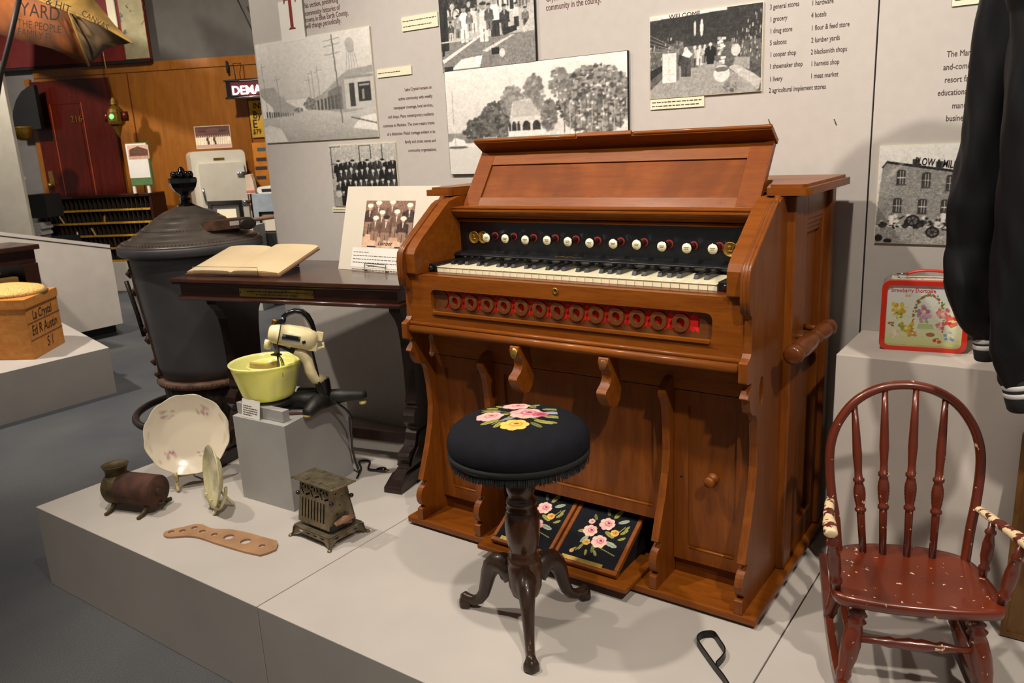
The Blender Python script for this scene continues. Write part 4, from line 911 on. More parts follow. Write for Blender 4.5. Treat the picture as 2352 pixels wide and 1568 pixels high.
HT = thing('footed_heater', (-1.32, -.375, PT), 'rusty iron cylinder on four splayed feet with flared collar', 'heater')
ax_ = Vector((.955, .296, 0)).normalized(); AXM = basis((-1.325, -.376, .372), ax_, (0, 0, 1))   # x along the drum, y up
m = MB(AXM); m.lathe([(.001, .088), (.052, .088), (.0545, .085), (.0545, -.06)], (0, 0, 0), 40, None, None, 'x'); m.build('drum', M_rust, HT)
m = MB(AXM); m.lathe([(.0545, -.055), (.0575, -.062), (.060, -.080), (.058, -.098), (.049, -.112), (.03, -.120), (.001, -.122)], (0, 0, 0), 40, None, None, 'x')
m.lathe([(.050, .025), (.038, .040), (.034, .052), (.036, .066), (.043, .080), (.0445, .082), (.042, .083), (.034, .070), (.028, .055), (.028, .03)], (-.080, 0, 0), 32, None, None, 'y'); m.build('collar', M_rustd, HT)
m = MB(AXM); m.lathe([(.001, .096), (.010, .096), (.013, .092), (.013, .087)], (0, 0, .005), 16, None, None, 'x'); m.tube([(.089, -.042, -.01), (.098, -.045, 0), (.089, -.042, .01)], .004, 8); m.build('end_tap', M_rust, HT)
for (x, s) in ((-.075, 1), (-.075, -1), (.06, 1), (.06, -1)):
    m = MB(AXM); m.tube(smooth([(x, -.040, s*.025), (x, -.052, s*.040), (x, -.060, s*.052), (x, -.066, s*.070), (x, -.0665, s*.080)], 3), [.008, .008, .0075, .007, .006, .006, .006, .006, .0055, .0055, .0055, .0055, .005], 8, None, flat=1.3); m.build('foot', M_rustd, HT)

ol = [(1235, 570), (1243, 556), (1262, 545), (1330, 524), (1400, 511), (1450, 500), (1500, 486), (1550, 481), (1590, 485), (1625, 503), (1660, 518), (1700, 524), (1780, 526), (1850, 530), (1930, 545), (2000, 560), (2130, 597), (2260, 632), (2268, 660), (2250, 708), (2180, 738), (2105, 760), (1960, 728), (1830, 690), (1700, 650), (1600, 615), (1540, 597), (1490, 590), (1440, 588), (1370, 592), (1300, 597), (1262, 595), (1240, 583)]
P2 = lambda x, y: at(60+x/3.92, 1080+y/3.92, 'z', .3065)
out_ = [(p.x, p.y) for p in (P2(*q) for q in ol)]
holes = [arc(P2(x, y).x, P2(x, y).y, r, 0, 360, 18)[:-1] for x, y, r in ((1305, 552, .0100), (1408, 543, .0100), (1515, 515, .0100), (1587, 547, .0100), (1695, 576, .0100), (1825, 598, .0165), (1977, 638, .0165), (2123, 679, .0100))]
m = MB(); m.prism([out_]+holes, 'z', .3005, .3068, None); tag(m.build('wooden_paddle', M_paddle, None, .0006), 'flat tan wooden paddle drilled with eight round holes', 'paddle')

TS = thing('toaster', (-.605, -.178, PT), 'tarnished nickel toaster with pierced sloping doors and scrolled base', 'toaster')
FTo = frame((-.606, -.176, 0), -3)
m = MB(FTo); bx0, bx1, by0, by1 = -.088, .092, -.072, .072
m.box(bx0+.006, bx1-.006, by0+.006, by1-.006, .335, .338)
def skirt(p0, p1, n=(0, 0)):
    """pierced arched apron between two corners"""
    p0, p1 = Vector(p0), Vector(p1); L = (p1-p0).length; M_ = basis(p0, p1-p0, (n[0]*-.008, n[1]*-.008, .03)); pts = [(0, .032), (0, .012), (-.008, .002), (-.006, 0), (.008, 0), (.014, .008), (.03, .016)]
    k = 5; 
    for i in range(k+1): u = .03+(L-.06)*i/k; pts.append((u, .0175)); 
    for i in range(1): pass
    pts += [(L-.03, .016), (L-.014, .008), (L-.008, 0), (L+.006, 0), (L+.008, .002), (L, .012), (L, .032)]
    hs = []
    for i in range(4):
        u = .022+(L-.044)*(i+.5)/4; hs.append([(u-.013, .0265), (u+.013, .0265), (u, .0205)])
    m.prism([pts]+hs, 'z', -.0006, .0006, None, False, M_)
z0 = .3015
cn = [(bx0, by0), (bx1, by0), (bx1, by1), (bx0, by1)]
for i in range(4):
    a, b = cn[i], cn[(i+1) % 4]; dx, dy = b[0]-a[0], b[1]-a[1]; L = math.hypot(dx, dy); skirt((a[0], a[1], z0), (b[0], b[1], z0), (dy/L, -dx/L))
for (x, y) in cn: m.lathe([(.001, .300), (.007, .3005), (.0065, .304), (.003, .307)], (x*1.04, y*1.06, 0), 12)
m.build('base', M_toast, TS)
bx('inner_frame', -.066, .066, -.026, .026, .338, .482, M_toastd, TS, 0, FTo)
def door(s):
    yb, yt = s*-.052, s*-.032; zb, zt = .350, .476; M_ = basis((-.074 if s > 0 else .074, yb, zb), (s, 0, 0), (0, yt-yb, zt-zb)); W_, H_ = .148, math.hypot(yt-yb, zt-zb); hs = []
    for i in range(8): u = .016+i*.0145; hs.append([(u, .016), (u+.0062, .016), (u+.0062, .078), (u, .078)])
    def dia(u, v, a, L=.011, w_=.0028): ca, sa = math.cos(a), math.sin(a); return [(u+x*ca-y*sa, v+x*sa+y*ca) for x, y in ((-L, -w_), (L, -w_), (L, w_), (-L, w_))]
    for i in range(3):
        u = .030+i*.044; hs += [dia(u-.012, .098, -1.0), dia(u+.013, .093, .35), dia(u+.0, .113, 1.9, .005), dia(u-.012, .118, .5, .006), dia(u+.014, .114, -1.0, .007)]
    mm = MB(FTo @ M_); mm.prism([[(0, 0), (W_, 0), (W_-.006, H_), (.006, H_)]]+hs, 'z', -.0008, .0008); d = mm.build('toast_door', M_toast, TS)
    for u in (-.006, W_+.006):
        k = MB(FTo @ M_); k.ball((u, .085, 0), .0075, None, 12); k.build('door_knob', M_bake, d)
    return d
door(1); door(-1)
for x in (-.069, .069):
    s = 1 if x > 0 else -1; m = MB(FTo)
    pr = [(-.048, .345), (-.052, .352), (-.034, .478), (.034, .478), (.052, .352), (.048, .345), (.02, .352), (-.02, .352)]
    hl = [arc(y, z, .0028, 0, 360, 8)[:-1] for y, z in ((-.012, .455), (.012, .44), (0, .415), (-.014, .39), (.014, .385), (0, .47))]
    m.prism([pr]+hl, 'x', x-.0008, x+.0008); e = m.build('end_panel', M_toast, TS)
m = MB(FTo); m.box(.070, .078, -.045, .045, .345, .357); m.build('hinge_strip', M_toastd, TS)
m = MB(FTo); m.tube([(.074, -.03, .362), (.085, .0, .372), (.084, .035, .368)], [.007, .011, .008], 10); m.tube([(.078, .0, .36), (.078, .03, .352)], .006, 8); m.build('terminal', plain('stained_ceramic', (150, 112, 84), .5), TS)
m = MB(FTo); tr = [(-.098, -.046), (.100, -.046), (.100, .046), (-.098, .046)]; hl = []
for i in range(3):
    for y in (-.03, .03): hl += [[(-.08+i*.06, y), (-.055+i*.06, y), (-.055+i*.06, y+.003), (-.08+i*.06, y+.003)], [(-.046+i*.06, y), (-.040+i*.06, y-.002), (-.034+i*.06, y+.010), (-.040+i*.06, y+.012)]]
m.prism([tr]+hl, 'z', .4815, .4832)
for (x, y) in tr: m.ball((x*.97, y*.95, .485), .0035, None, 10)
m.build('top_tray', M_toast, TS)

# ================================================================== IRON STRAP TOOL, RIGHT BLOCK, LUNCH BOX
PP = [(1700, 1630), (1667, 1572), (1642, 1539), (1622, 1511), (1605, 1486), (1602, 1474), (1611, 1465), (1625, 1462), (1640, 1464), (1653, 1482), (1664, 1500), (1662, 1515), (1645, 1534)]
pts = smooth([at(x, y, 'z', .302) for x, y in PP], 4); m = MB(); vs = []; fs = []
for i, p in enumerate(pts):
    t = (pts[min(i+1, len(pts)-1)]-pts[max(i-1, 0)]); n_ = Vector((-t.y, t.x, 0)).normalized()*.0017
    vs += [(p.x-n_.x, p.y-n_.y, .3005), (p.x+n_.x, p.y+n_.y, .3005), (p.x+n_.x, p.y+n_.y, .3185), (p.x-n_.x, p.y-n_.y, .3185)]
for i in range(len(pts)-1):
    for k in range(4): fs.append((4*i+k, 4*i+(k+1) % 4, 4*i+4+(k+1) % 4, 4*i+4+k))
fs += [(0, 1, 2, 3), tuple(4*(len(pts)-1)+k for k in (3, 2, 1, 0))]
m.add(vs, fs); tag(m.build('iron_loop_handle', M_iron), 'black iron strap bent into a loop, lying before the organ', 'tool')
tag(bx('display_block', .7475, 3.0, .3686, WY-.002, PT, .901, M_block2, None, .002), 'tall pale block behind the rocking chair with tin lunch box', 'block')

FL_ = frame((.829, .466, .901), 9.5)
LX = thing('lunch_box', FL_ @ Vector((.1, .045, 0)), 'red-rimmed tin lunch box with strawberry artwork and red handle', 'lunch box')
W_, H_, D_ = .192, .176, .09
def rr2(x0, x1, z0, z1, r): return rrect(x0, x1, z0, z1, r, 5)
m = MB(FL_); m.prism(rr2(0, W_, 0, H_, .018), 'y', .004, D_, M_tin, True); lb0 = m.build('tin_body', M_tin, LX, .001)
m = MB(FL_); m.prism([rr2(-.002, W_+.002, -.0, H_+.002, .02), rr2(.010, W_-.010, .011, H_-.010, .012)], 'y', -.004, .016, None, True); rim = m.build('front_rim', M_red, LX, .0025)
m = MB(FL_); m.prism([rr2(-.001, W_+.001, .0, H_+.001, .02), rr2(.006, W_-.006, .006, H_-.006, .014)], 'y', D_-.006, D_+.002, None, True); m.build('back_rim', M_tin, LX, .001)
la = Canvas(170, 150, (222, 224, 206)); rnd = random.Random(21)
la.grad(0, (190, 200, 130), .35, (218, 218, 190)); la.grad(.35, (218, 218, 190), 1, (226, 228, 226)); 
for k in range(50): la.ell(rnd.uniform(0, 1), rnd.uniform(.02, .7), rnd.uniform(.03, .12), rnd.uniform(.006, .02), rnd.choice([(186, 202, 110), (206, 212, 150), (222, 220, 180), (200, 206, 120)]), 0, .35)
for k in range(18):          # arch of leaves and berries
    a = PI*k/17; u, v = .56+.19*math.cos(a), .52+.33*math.sin(a)
    for q in range(3): la.ell(u+rnd.uniform(-.02, .02), v+rnd.uniform(-.02, .02), .016, .012, (104, 146, 74), rnd.uniform(0, 3))
    if k % 2: la.ell(u, v, .017, .022, (200, 60, 48)); la.ell(u, v+.014, .012, .006, (96, 130, 60))
for v in (.50, .42, .34, .27):
    for u in (.36, .75): la.ell(u, v, .012, .016, (196, 66, 56)); la.ell(u+.01, v+.03, .018, .010, (112, 150, 84))
def bunch(u, v, r, c0, c1, n=14):
    for k in range(n): la.ell(u+rnd.uniform(-r, r), v+rnd.uniform(-r, r), r*.36, r*.4, rnd.choice([c0, c1, tuple((x+y)/2 for x, y in zip(c0, c1))]), rnd.uniform(0, 3))
    la.ell(u, v, r*.3, r*.3, (236, 214, 120))
bunch(.17, .62, .08, (214, 192, 70), (196, 160, 50)); bunch(.17, .50, .05, (226, 206, 110), (120, 148, 70)); bunch(.50, .58, .085, (176, 120, 152), (204, 164, 190)); bunch(.50, .44, .05, (190, 150, 180), (150, 180, 120))
bunch(.74, .56, .07, (226, 176, 178), (206, 110, 110)); bunch(.87, .44, .08, (206, 58, 44), (224, 110, 90)); bunch(.28, .30, .08, (204, 184, 60), (150, 150, 60)); bunch(.12, .20, .06, (228, 220, 204), (214, 190, 170)); bunch(.37, .22, .05, (206, 156, 96), (180, 120, 70)); bunch(.72, .36, .05, (220, 160, 170), (196, 90, 100))
bunch(.84, .2, .06, (226, 220, 206), (120, 150, 180)); bunch(.08, .36, .035, (200, 60, 56), (110, 140, 70)); bunch(.28, .84, .03, (226, 190, 110), (214, 170, 150)); bunch(.93, .80, .03, (206, 160, 90), (226, 206, 150))
la.poly([(.42, .30), (.64, .30), (.62, .38), (.44, .38)], (176, 196, 136)); la.ell(.60, .21, .06, .035, (166, 104, 56)); la.ell(.66, .12, .025, .03, (204, 60, 56)); la.ell(.72, .10, .028, .03, (210, 70, 60)); la.ell(.69, .15, .03, .012, (104, 140, 60))
for u0_, u1_ in ((.04, .3), (.42, .9)):
    x = u0_
    while x < u1_: la.rect(x, .018, x+.012, .026, (120, 112, 104)); x += .02
la.tex(0, 0, 1, 1, 4, 1)
la.mesh('lid_art', M_print, rim, lambda u, v: FL_ @ Vector((.010+(W_-.020)*u, .0005, .011+(H_-.021)*v)))
text('Strawberry Shortcake', .0145, FL_ @ Matrix.Translation((.018, .0001, H_-.027)) @ Matrix.Rotation(PI/2, 4, 'X'), M_red, 'title_lettering', rim, 'LEFT', 0, .78)
ba = Canvas(80, 24, (214, 208, 186)); rnd = random.Random(2)
for k in range(26): ba.ell(rnd.uniform(0, 1), rnd.uniform(0, 1), .02, .07, rnd.choice([(196, 70, 60), (120, 150, 90), (224, 216, 190), (214, 160, 140)]), rnd.uniform(0, 3))
ba.mesh('top_band', M_print, lb0, lambda u, v: FL_ @ Vector((.018+(W_-.036)*u, .018+(D_-.026)*v, H_+.0006)))
ba.mesh('side_band', M_print, lb0, lambda u, v: FL_ @ Vector((-.0006, D_-.008-(D_-.026)*v, .018+(H_-.036)*u)))
m = MB(FL_); m.tube(smooth([(.052, .045, H_+.012), (.075, .045, H_+.019), (.10, .045, H_+.021), (.13, .045, H_+.019), (.155, .045, H_+.012)], 4), .0075, 10, None, flat=.5); hh = m.build('carry_handle', M_redpl, LX)
m = MB(FL_); 
for x in (.034, .172): m.tube([(x, .045, H_+.001), (x-.004, .045, H_+.010), (x+.02 if x < .1 else x-.02, .045, H_+.012)], .0026, 8)
m.build('wire_bail', M_chrome, hh)

# ================================================================== CHILD'S ROCKING CHAIR
FC = frame((.997, .018, 0), 20)
CH = thing('rocking_chair', (.997, .018, PT), 'child sized brown spindle rocking chair with chipped paint and peeling arms', 'chair')
ZS = .535
so = [(-.135, -.118), (-.06, -.130), (.06, -.130), (.135, -.118), (.155, -.105), (.162, -.07), (.158, -.02), (.150, .04), (.138, .08), (.11, .108), (.06, .124), (0, .129), (-.06, .124), (-.11, .108), (-.138, .08), (-.150, .04), (-.158, -.02), (-.162, -.07), (-.155, -.105)]
so_s = [(p.x, p.y) for p in smooth([(x, y, 0) for x, y in so+[so[0]]], 3)[:-1]]
m = MB(FC); n = len(so_s); vs = []; lv = [(.90, ZS-.026), (.985, ZS-.022), (1.0, ZS-.012), (1.0, ZS-.006), (.985, ZS), (.90, ZS-.0005), (.6, ZS-.006), (.3, ZS-.008)]
for k, z in lv: vs += [(x*k, y*k+.001, z) for x, y in so_s]
fs = [(j*n+i, j*n+(i+1) % n, (j+1)*n+(i+1) % n, (j+1)*n+i) for j in range(len(lv)-1) for i in range(n)]+[tuple(range(n))[::-1], tuple((len(lv)-1)*n+i for i in range(n))]
m.add(vs, fs, None, True); m.build('seat', M_chairseat, CH)
hoop = [(-.128, .085, ZS-.02), (-.136, .098, .60), (-.146, .112, .66), (-.152, .126, .73), (-.148, .134, .78), (-.132, .141, .825), (-.100, .147, .868), (-.055, .150, .896), (0, .151, .906), (.055, .150, .896), (.100, .147, .868), (.132, .141, .825), (.148, .134, .78), (.152, .126, .73), (.146, .112, .66), (.136, .098, .60), (.128, .085, ZS-.02)]
m = MB(FC); hs_ = smooth(hoop, 5); m.tube(hs_, [.0125]*len(hs_), 14, None, flat=.8); m.build('back_hoop', M_chair, CH)
def turned(m, p0, p1, prof, n=12):
    p0, p1 = Vector(p0), Vector(p1); d = p1-p0; L = d.length; q = d.to_track_quat('Z', 'Y').to_matrix().to_4x4(); m.lathe([(r, t*L) for t, r in prof], (0, 0, 0), n, None, Matrix.Translation(p0) @ q)
SPN = [(0, .0075), (.27, .0085), (.285, .0082), (.295, .012), (.31, .012), (.32, .009), (.34, .0100), (.36, .0115), (.37, .0110), (.38, .0125), (.39, .0118), (.40, .013), (.41, .0122), (.42, .0130), (.43, .0120), (.44, .0122), (.46, .0102), (.48, .0085), (.49, .012), (.505, .012), (.515, .0085), (.56, .0080), (.66, .010), (.80, .0085), (1, .0060)]
for ub, ut, zt in ((-.076, -.104, .862), (-.036, -.043, .896), (.013, .019, .900), (.064, .078, .882)):
    m = MB(FC); turned(m, (ub, .088, ZS-.012), (ut, .148, zt), SPN); m.build('spindle', M_chair, CH)
AR_ = [(0, .007), (.15, .008), (.18, .011), (.22, .011), (.25, .008), (.4, .0115), (.6, .0115), (.75, .008), (.78, .011), (.82, .011), (.85, .007), (1, .007)]
for s in (-1, 1):
    m = MB(FC); ap = [(s*.146, .118, .645), (s*.154, .07, .652), (s*.163, .0, .662), (s*.170, -.07, .674), (s*.174, -.125, .684), (s*.175, -.14, .684)]; m.tube(smooth(ap, 4), [.009]*4+[.0105]*4+[.012]*4+[.0135]*4+[.0135]*4+[.008], 12, None, flat=.75); arm_ = m.build('armrest', M_arm, CH)
    m = MB(FC); turned(m, (s*.145, .02, ZS-.01), (s*.158, .035, .655), AR_); m.build('arm_spindle', M_chair, CH)
    m = MB(FC); turned(m, (s*.150, -.085, ZS-.01), (s*.170, -.105, .675), [(t, r*1.15) for t, r in AR_]); m.build('arm_post', M_chair, CH)
    LG = [(0, .012), (.10, .012), (.14, .019), (.18, .013), (.22, .020), (.26, .014), (.33, .017), (.50, .020), (.66, .018), (.80, .013), (.86, .016), (.92, .013), (1, .012)]
    m = MB(FC); turned(m, (s*.104, -.09, ZS-.022), (s*.137, -.118, .332), LG, 14); m.build('leg', M_chair, CH)
    m = MB(FC); turned(m, (s*.098, .085, ZS-.022), (s*.137, .125, .336), LG, 14); m.build('leg', M_chair, CH)
    m = MB(FC); rk = []
    for i in range(17): v = -.235+.52*i/16; rk.append((v, .302+(v-.0)**2*1.15))
    up_ = [(v, z+.030-.008*abs(v)/.25) for v, z in rk]; m.prism(rk+up_[::-1], 'x', s*.137-.0085, s*.137+.0085); m.build('rocker', M_chair, CH, .003)
    m = MB(FC); turned(m, (s*.118, -.10, .42), (s*.115, .10, .425), [(0, .006), (.3, .009), (.5, .011), (.7, .009), (1, .006)]); m.build('side_stretcher', M_chair, CH)
m = MB(FC); turned(m, (-.118, -.104, .435), (.118, -.104, .435), [(0, .007), (.2, .0075), (.3, .012), (.34, .008), (.45, .013), (.5, .0105), (.55, .013), (.66, .008), (.7, .012), (.8, .0075), (1, .007)], 14); m.build('front_stretcher', M_chair, CH)
m = MB(FC); turned(m, (-.115, .105, .43), (.115, .105, .43), [(0, .007), (.3, .010), (.5, .011), (.7, .010), (1, .007)], 12); m.build('back_stretcher', M_chair, CH)

# framed picture leaning on the block at the right edge
a_ = at(2300, 1438, 'y', .275); b_ = at(2313, 990, 'y', .345); MFm = basis((a_.x-.002, a_.y, .302), (1, 0.02, 0), b_-Vector((a_.x, a_.y, .302)))
fh = (b_-Vector((a_.x, a_.y, .302))).length; fw = .42
FP = thing('framed_picture', (a_.x+.2, .29, PT), 'large dark wooden picture frame leaning on the block at right', 'picture')
m = MB(MFm); m.prism([[(0, 0), (fw, 0), (fw, fh), (0, fh)], [(.048, .048), (fw-.048, .048), (fw-.048, fh-.048), (.048, fh-.048)]], 'z', -.014, .008)
m.prism([[(0, 0), (fw, 0), (fw, fh), (0, fh)], [(.012, .012), (fw-.012, .012), (fw-.012, fh-.012), (.012, fh-.012)]], 'z', .008, .013); m.build('frame', M_pframe, FP, .002)
fc_ = Canvas(90, 110, (96, 92, 100)); rnd = random.Random(7)
for k in range(160): fc_.ell(rnd.uniform(0, 1), rnd.uniform(0, 1), rnd.uniform(.03, .12), rnd.uniform(.02, .07), rnd.choice([(70, 70, 92), (120, 104, 70), (150, 130, 84), (84, 62, 44), (130, 126, 130), (60, 66, 74)]), rnd.uniform(0, 3), .6)
fc_.mesh('canvas', M_printm, FP, lambda u, v: MFm @ Vector((.046+(fw-.092)*u, .046+(fh-.092)*v, -.004)))

# ================================================================== BLACK JACKET ON ITS HANGER
JK = thing('jacket', (1.24, .12, .93), 'black satin jacket hanging at right with white striped knit cuffs', 'jacket')
def sleeve(ctr, top, y0_, name, sd):
    """px centre line and half widths -> pleated sleeve tube"""
    P = []; R = []
    for (x, y, w_) in ctr: p = at(x, y, 'y', y0_); P.append(p); R.append(w_/1195.)
    P = [Vector(top)]+P; R = [R[0]*1.05]+R; P = smooth(P, 8); n0 = len(P); Rr = [];
    for i in range(n0):
        t = i/8; k = int(min(t, len(R)-2)); Rr.append(R[k]+(R[min(k+1, len(R)-1)]-R[k])*(t-k if t < len(R)-1 else 1))
    mb = MB(); n = 40; vs = []; rnd = random.Random(sd); ph = [rnd.uniform(0, 6) for _ in range(6)]
    for i, p in enumerate(P):
        t = (P[min(i+1, n0-1)]-P[max(i-1, 0)]).normalized(); x_ = Vector((.81, .585, 0)); x_ = (x_-t*x_.dot(t)).normalized(); y_ = t.cross(x_)
        for k in range(n):
            g = 2*PI*k/n; f = 1+.05*math.sin(3*g+i*.15+ph[0])+.035*math.sin(5*g-i*.22+ph[1])+.04*abs(math.sin(2.5*g+i*.33+ph[2]))**2*math.sin(i*.17+ph[3])+.02*math.sin(9*g+i*.5+ph[4])
            vs.append(p+(x_*math.cos(g)+y_*math.sin(g)*.78)*Rr[i]*f)
    fs = [(j*n+k, j*n+(k+1) % n, (j+1)*n+(k+1) % n, (j+1)*n+k) for j in range(n0-1) for k in range(n)]+[tuple(range(n))[::-1], tuple((n0-1)*n+k for k in range(n))]
    mb.add(vs, fs, None, True); return mb.build(name, M_cloth, JK), P[-1]
def cuff(c0, c1, r, par):
    c0, c1 = Vector(c0), Vector(c1); d = c1-c0; L = d.length; q = Matrix.Translation(c0) @ d.to_track_quat('Z', 'Y').to_matrix().to_4x4()
    mm = MB(); mm.lathe([(r*.8, -.012), (r*.97, 0), (r, .01), (r*1.0, L*.5), (r*.97, L-.004), (r*.90, L), (r*.6, L-.002)], (0, 0, 0), 40, None, q, 'z', True, lambda a, r_, h: 1+.012*math.cos(40*a), 1, .8); cf = mm.build('cuff', M_knit, par)
    for t in (.16, .42):
        mm = MB(); mm.lathe([(r*1.008, L*t-.004), (r*1.035, L*t-.002), (r*1.035, L*t+.004), (r*1.008, L*t+.006)], (0, 0, 0), 40, None, q, 'z', True, None, 1, .8); mm.build('stripe', M_stripe, cf)
s1, e1 = sleeve([(2385, -140, 95), (2350, -20, 84), (2322, 120, 80), (2300, 260, 80), (2282, 380, 84), (2262, 470, 86), (2258, 560, 74), (2252, 640, 80), (2262, 720, 70), (2272, 765, 44), (2275, 785, 34)], (1.30, .16, 1.70), .16, 'sleeve', 3)
cuff(at(2266, 768, 'y', .16), at(2268, 824, 'y', .16), .031, s1)
s2, e2 = sleeve([(2480, -160, 110), (2455, 20, 100), (2425, 180, 96), (2400, 330, 90), (2385, 480, 88), (2375, 620, 84), (2368, 730, 82), (2362, 810, 76), (2352, 862, 58), (2352, 884, 48)], (1.42, .10, 1.72), .06, 'sleeve', 8)
cuff(at(2344, 868, 'y', .06), at(2358, 936, 'y', .06), .042, s2)
m = MB(); n = 40; vs = []; lv = [(.98, .215, .10), (1.05, .235, .11), (1.25, .245, .105), (1.45, .24, .10), (1.62, .235, .09), (1.70, .20, .075), (1.75, .12, .06), (1.78, .07, .05)]
for j, (z, a, b) in enumerate(lv):
    for k in range(n):
        g = 2*PI*k/n; f = 1+.04*math.sin(5*g+z*9)+.03*math.sin(9*g-z*14); vs.append((1.43+a*math.cos(g)*f, .18+b*math.sin(g)*f, z))
m.add(vs, [(j*n+k, j*n+(k+1) % n, (j+1)*n+(k+1) % n, (j+1)*n+k) for j in range(len(lv)-1) for k in range(n)]+[tuple(range(n))[::-1], tuple((len(lv)-1)*n+k for k in range(n))], None, True); m.build('body', M_cloth, JK)
m = MB(); m.tube(smooth([(1.24, .15, 1.66), (1.36, .16, 1.74), (1.46, .16, 1.79), (1.56, .16, 1.74), (1.68, .17, 1.66)], 4), .010, 10); m.tube(smooth([(1.46, .16, 1.79), (1.46, .16, 1.86), (1.46, .19, 1.885), (1.46, .22, 1.87)], 4), .003, 8)
m.tube([(1.46, .19, 1.874), (1.46, .6575, 1.874)], .010, 12); m.build('hanger', M_iron, JK)

# ================================================================== PARLOUR STOVE
VX, VY = -2.0, .4
SV = thing('parlour_stove', (VX, VY, 0), 'tall round dark iron stove with stepped lid and urn finial behind the table', 'stove')
c = (VX, VY, 0)
m = MB(); m.lathe([(.20, .50), (.212, .56), (.232, .75), (.252, .92), (.262, 1.03), (.264, 1.062)], c, 64); bd = m.build('barrel', M_stove, SV)
m = MB(); m.lathe([(.205, .468), (.222, .472), (.226, .485), (.222, .499), (.205, .503)], c, 64); 
for k in range(72): a = 2*PI*k/72; m.ball((VX+.226*math.cos(a), VY+.226*math.sin(a), .485), .005, None, 6)
m.build('belt_ring', M_stovec, SV)
m = MB(); m.lathe([(.15, .20), (.165, .215), (.178, .30), (.192, .40), (.198, .468)], c, 120, None, None, 'z', True, lambda a, r, h: 1+.035*abs(math.sin(17*a))**.6); m.build('fluted_firepot', M_stovef, SV)
m = MB(); m.lathe([(.001, .13), (.19, .13), (.20, .14), (.195, .165), (.17, .18), (.165, .205), (.001, .21)], c, 48); m.build('ash_base', M_stovef, SV)
for k in range(4):
    a = .6+PI/2*k; m = MB(); m.tube(smooth([(VX+.15*math.cos(a), VY+.15*math.sin(a), .15), (VX+.19*math.cos(a), VY+.19*math.sin(a), .11), (VX+.20*math.cos(a), VY+.20*math.sin(a), .05), (VX+.225*math.cos(a), VY+.225*math.sin(a), .012)], 4), .018, 8); m.build('leg', M_stovef, SV)
m = MB(); A_ = [math.radians(105+185*i/24) for i in range(25)]; m.tube([(VX+.34*math.cos(a), VY+.34*math.sin(a), .33) for a in A_], .016, 10); rl = m.build('foot_rail', M_stovef, SV)
for a in (A_[2], A_[-3]):
    m = MB(); m.tube([(VX+.19*math.cos(a), VY+.19*math.sin(a), .36), (VX+.34*math.cos(a), VY+.34*math.sin(a), .33)], .010, 8); m.build('rail_bracket', M_stovef, rl)
m = MB(); m.lathe([(.25, 1.058), (.298, 1.06), (.303, 1.066), (.303, 1.090), (.299, 1.097)], c, 72); m.lathe([(.299, 1.097), (.25, 1.097)], c, 72, cap=False); m.build('lid_rim', M_stove, SV)
m = MB(); m.lathe([(.299, 1.094), (.297, 1.103), (.290, 1.108), (.284, 1.107), (.278, 1.113), (.262, 1.121), (.255, 1.120), (.249, 1.127), (.232, 1.139), (.226, 1.138), (.219, 1.148), (.203, 1.158), (.197, 1.158), (.190, 1.168), (.172, 1.180), (.165, 1.180), (.158, 1.192), (.135, 1.206), (.128, 1.206), (.120, 1.217), (.094, 1.231), (.070, 1.238), (.055, 1.246), (.045, 1.251), (.001, 1.252)], c, 72)
for R_, z_, n_ in ((.281, 1.111, 110), (.200, 1.160, 90), (.131, 1.207, 70)):
    for k in range(n_): a = 2*PI*k/n_; m.ball((VX+R_*math.cos(a), VY+R_*math.sin(a), z_), .0032, None, 6)
ldd = m.build('stepped_lid', M_stovelid, SV)
m = MB(); m.lathe([(.042, 1.248), (.036, 1.256), (.024, 1.263), (.020, 1.275), (.024, 1.280), (.020, 1.286), (.018, 1.296), (.024, 1.303), (.040, 1.315), (.052, 1.332), (.058, 1.350), (.060, 1.352), (.060, 1.368), (.056, 1.372), (.046, 1.374), (.001, 1.374)], c, 8, None, None, 'z', False)
for k in range(8):
    a = PI*k/4; m.ball((VX+.036*math.cos(a), VY+.036*math.sin(a), 1.384), .013, None, 8, 1, 1, 1.3)
m.lathe([(.026, 1.37), (.024, 1.392), (.014, 1.402), (.012, 1.410), (.005, 1.418), (.001, 1.420)], c, 12); m.build('urn_finial', M_bake, SV)
# hinge strip and latches on the left side of the barrel
m = MB(); tA = math.radians(243)
def sv(r, z, a=tA): return (VX+r*math.cos(a), VY+r*math.sin(a), z)
m.tube([sv(.264, 1.04), sv(.254, .92), sv(.234, .75), sv(.214, .56), sv(.206, .51)], .006, 8); m.build('door_seam', M_stovec, bd)
for z in (.98, .90, .73, .68, .58, .52):
    r = .205+(z-.5)*.105; m = MB(); m.tube([sv(r+.006, z-.015, tA-.06), sv(r+.02, z, tA-.06), sv(r+.006, z+.015, tA-.06)], .010, 8); m.build('latch', M_stovec, bd)
m = MB(); m.tube([sv(.285, .95, tA-.06), sv(.262, .80, tA-.06), sv(.25, .70, tA-.06)], .010, 8); m.build('draft_rod', M_stovef, bd)
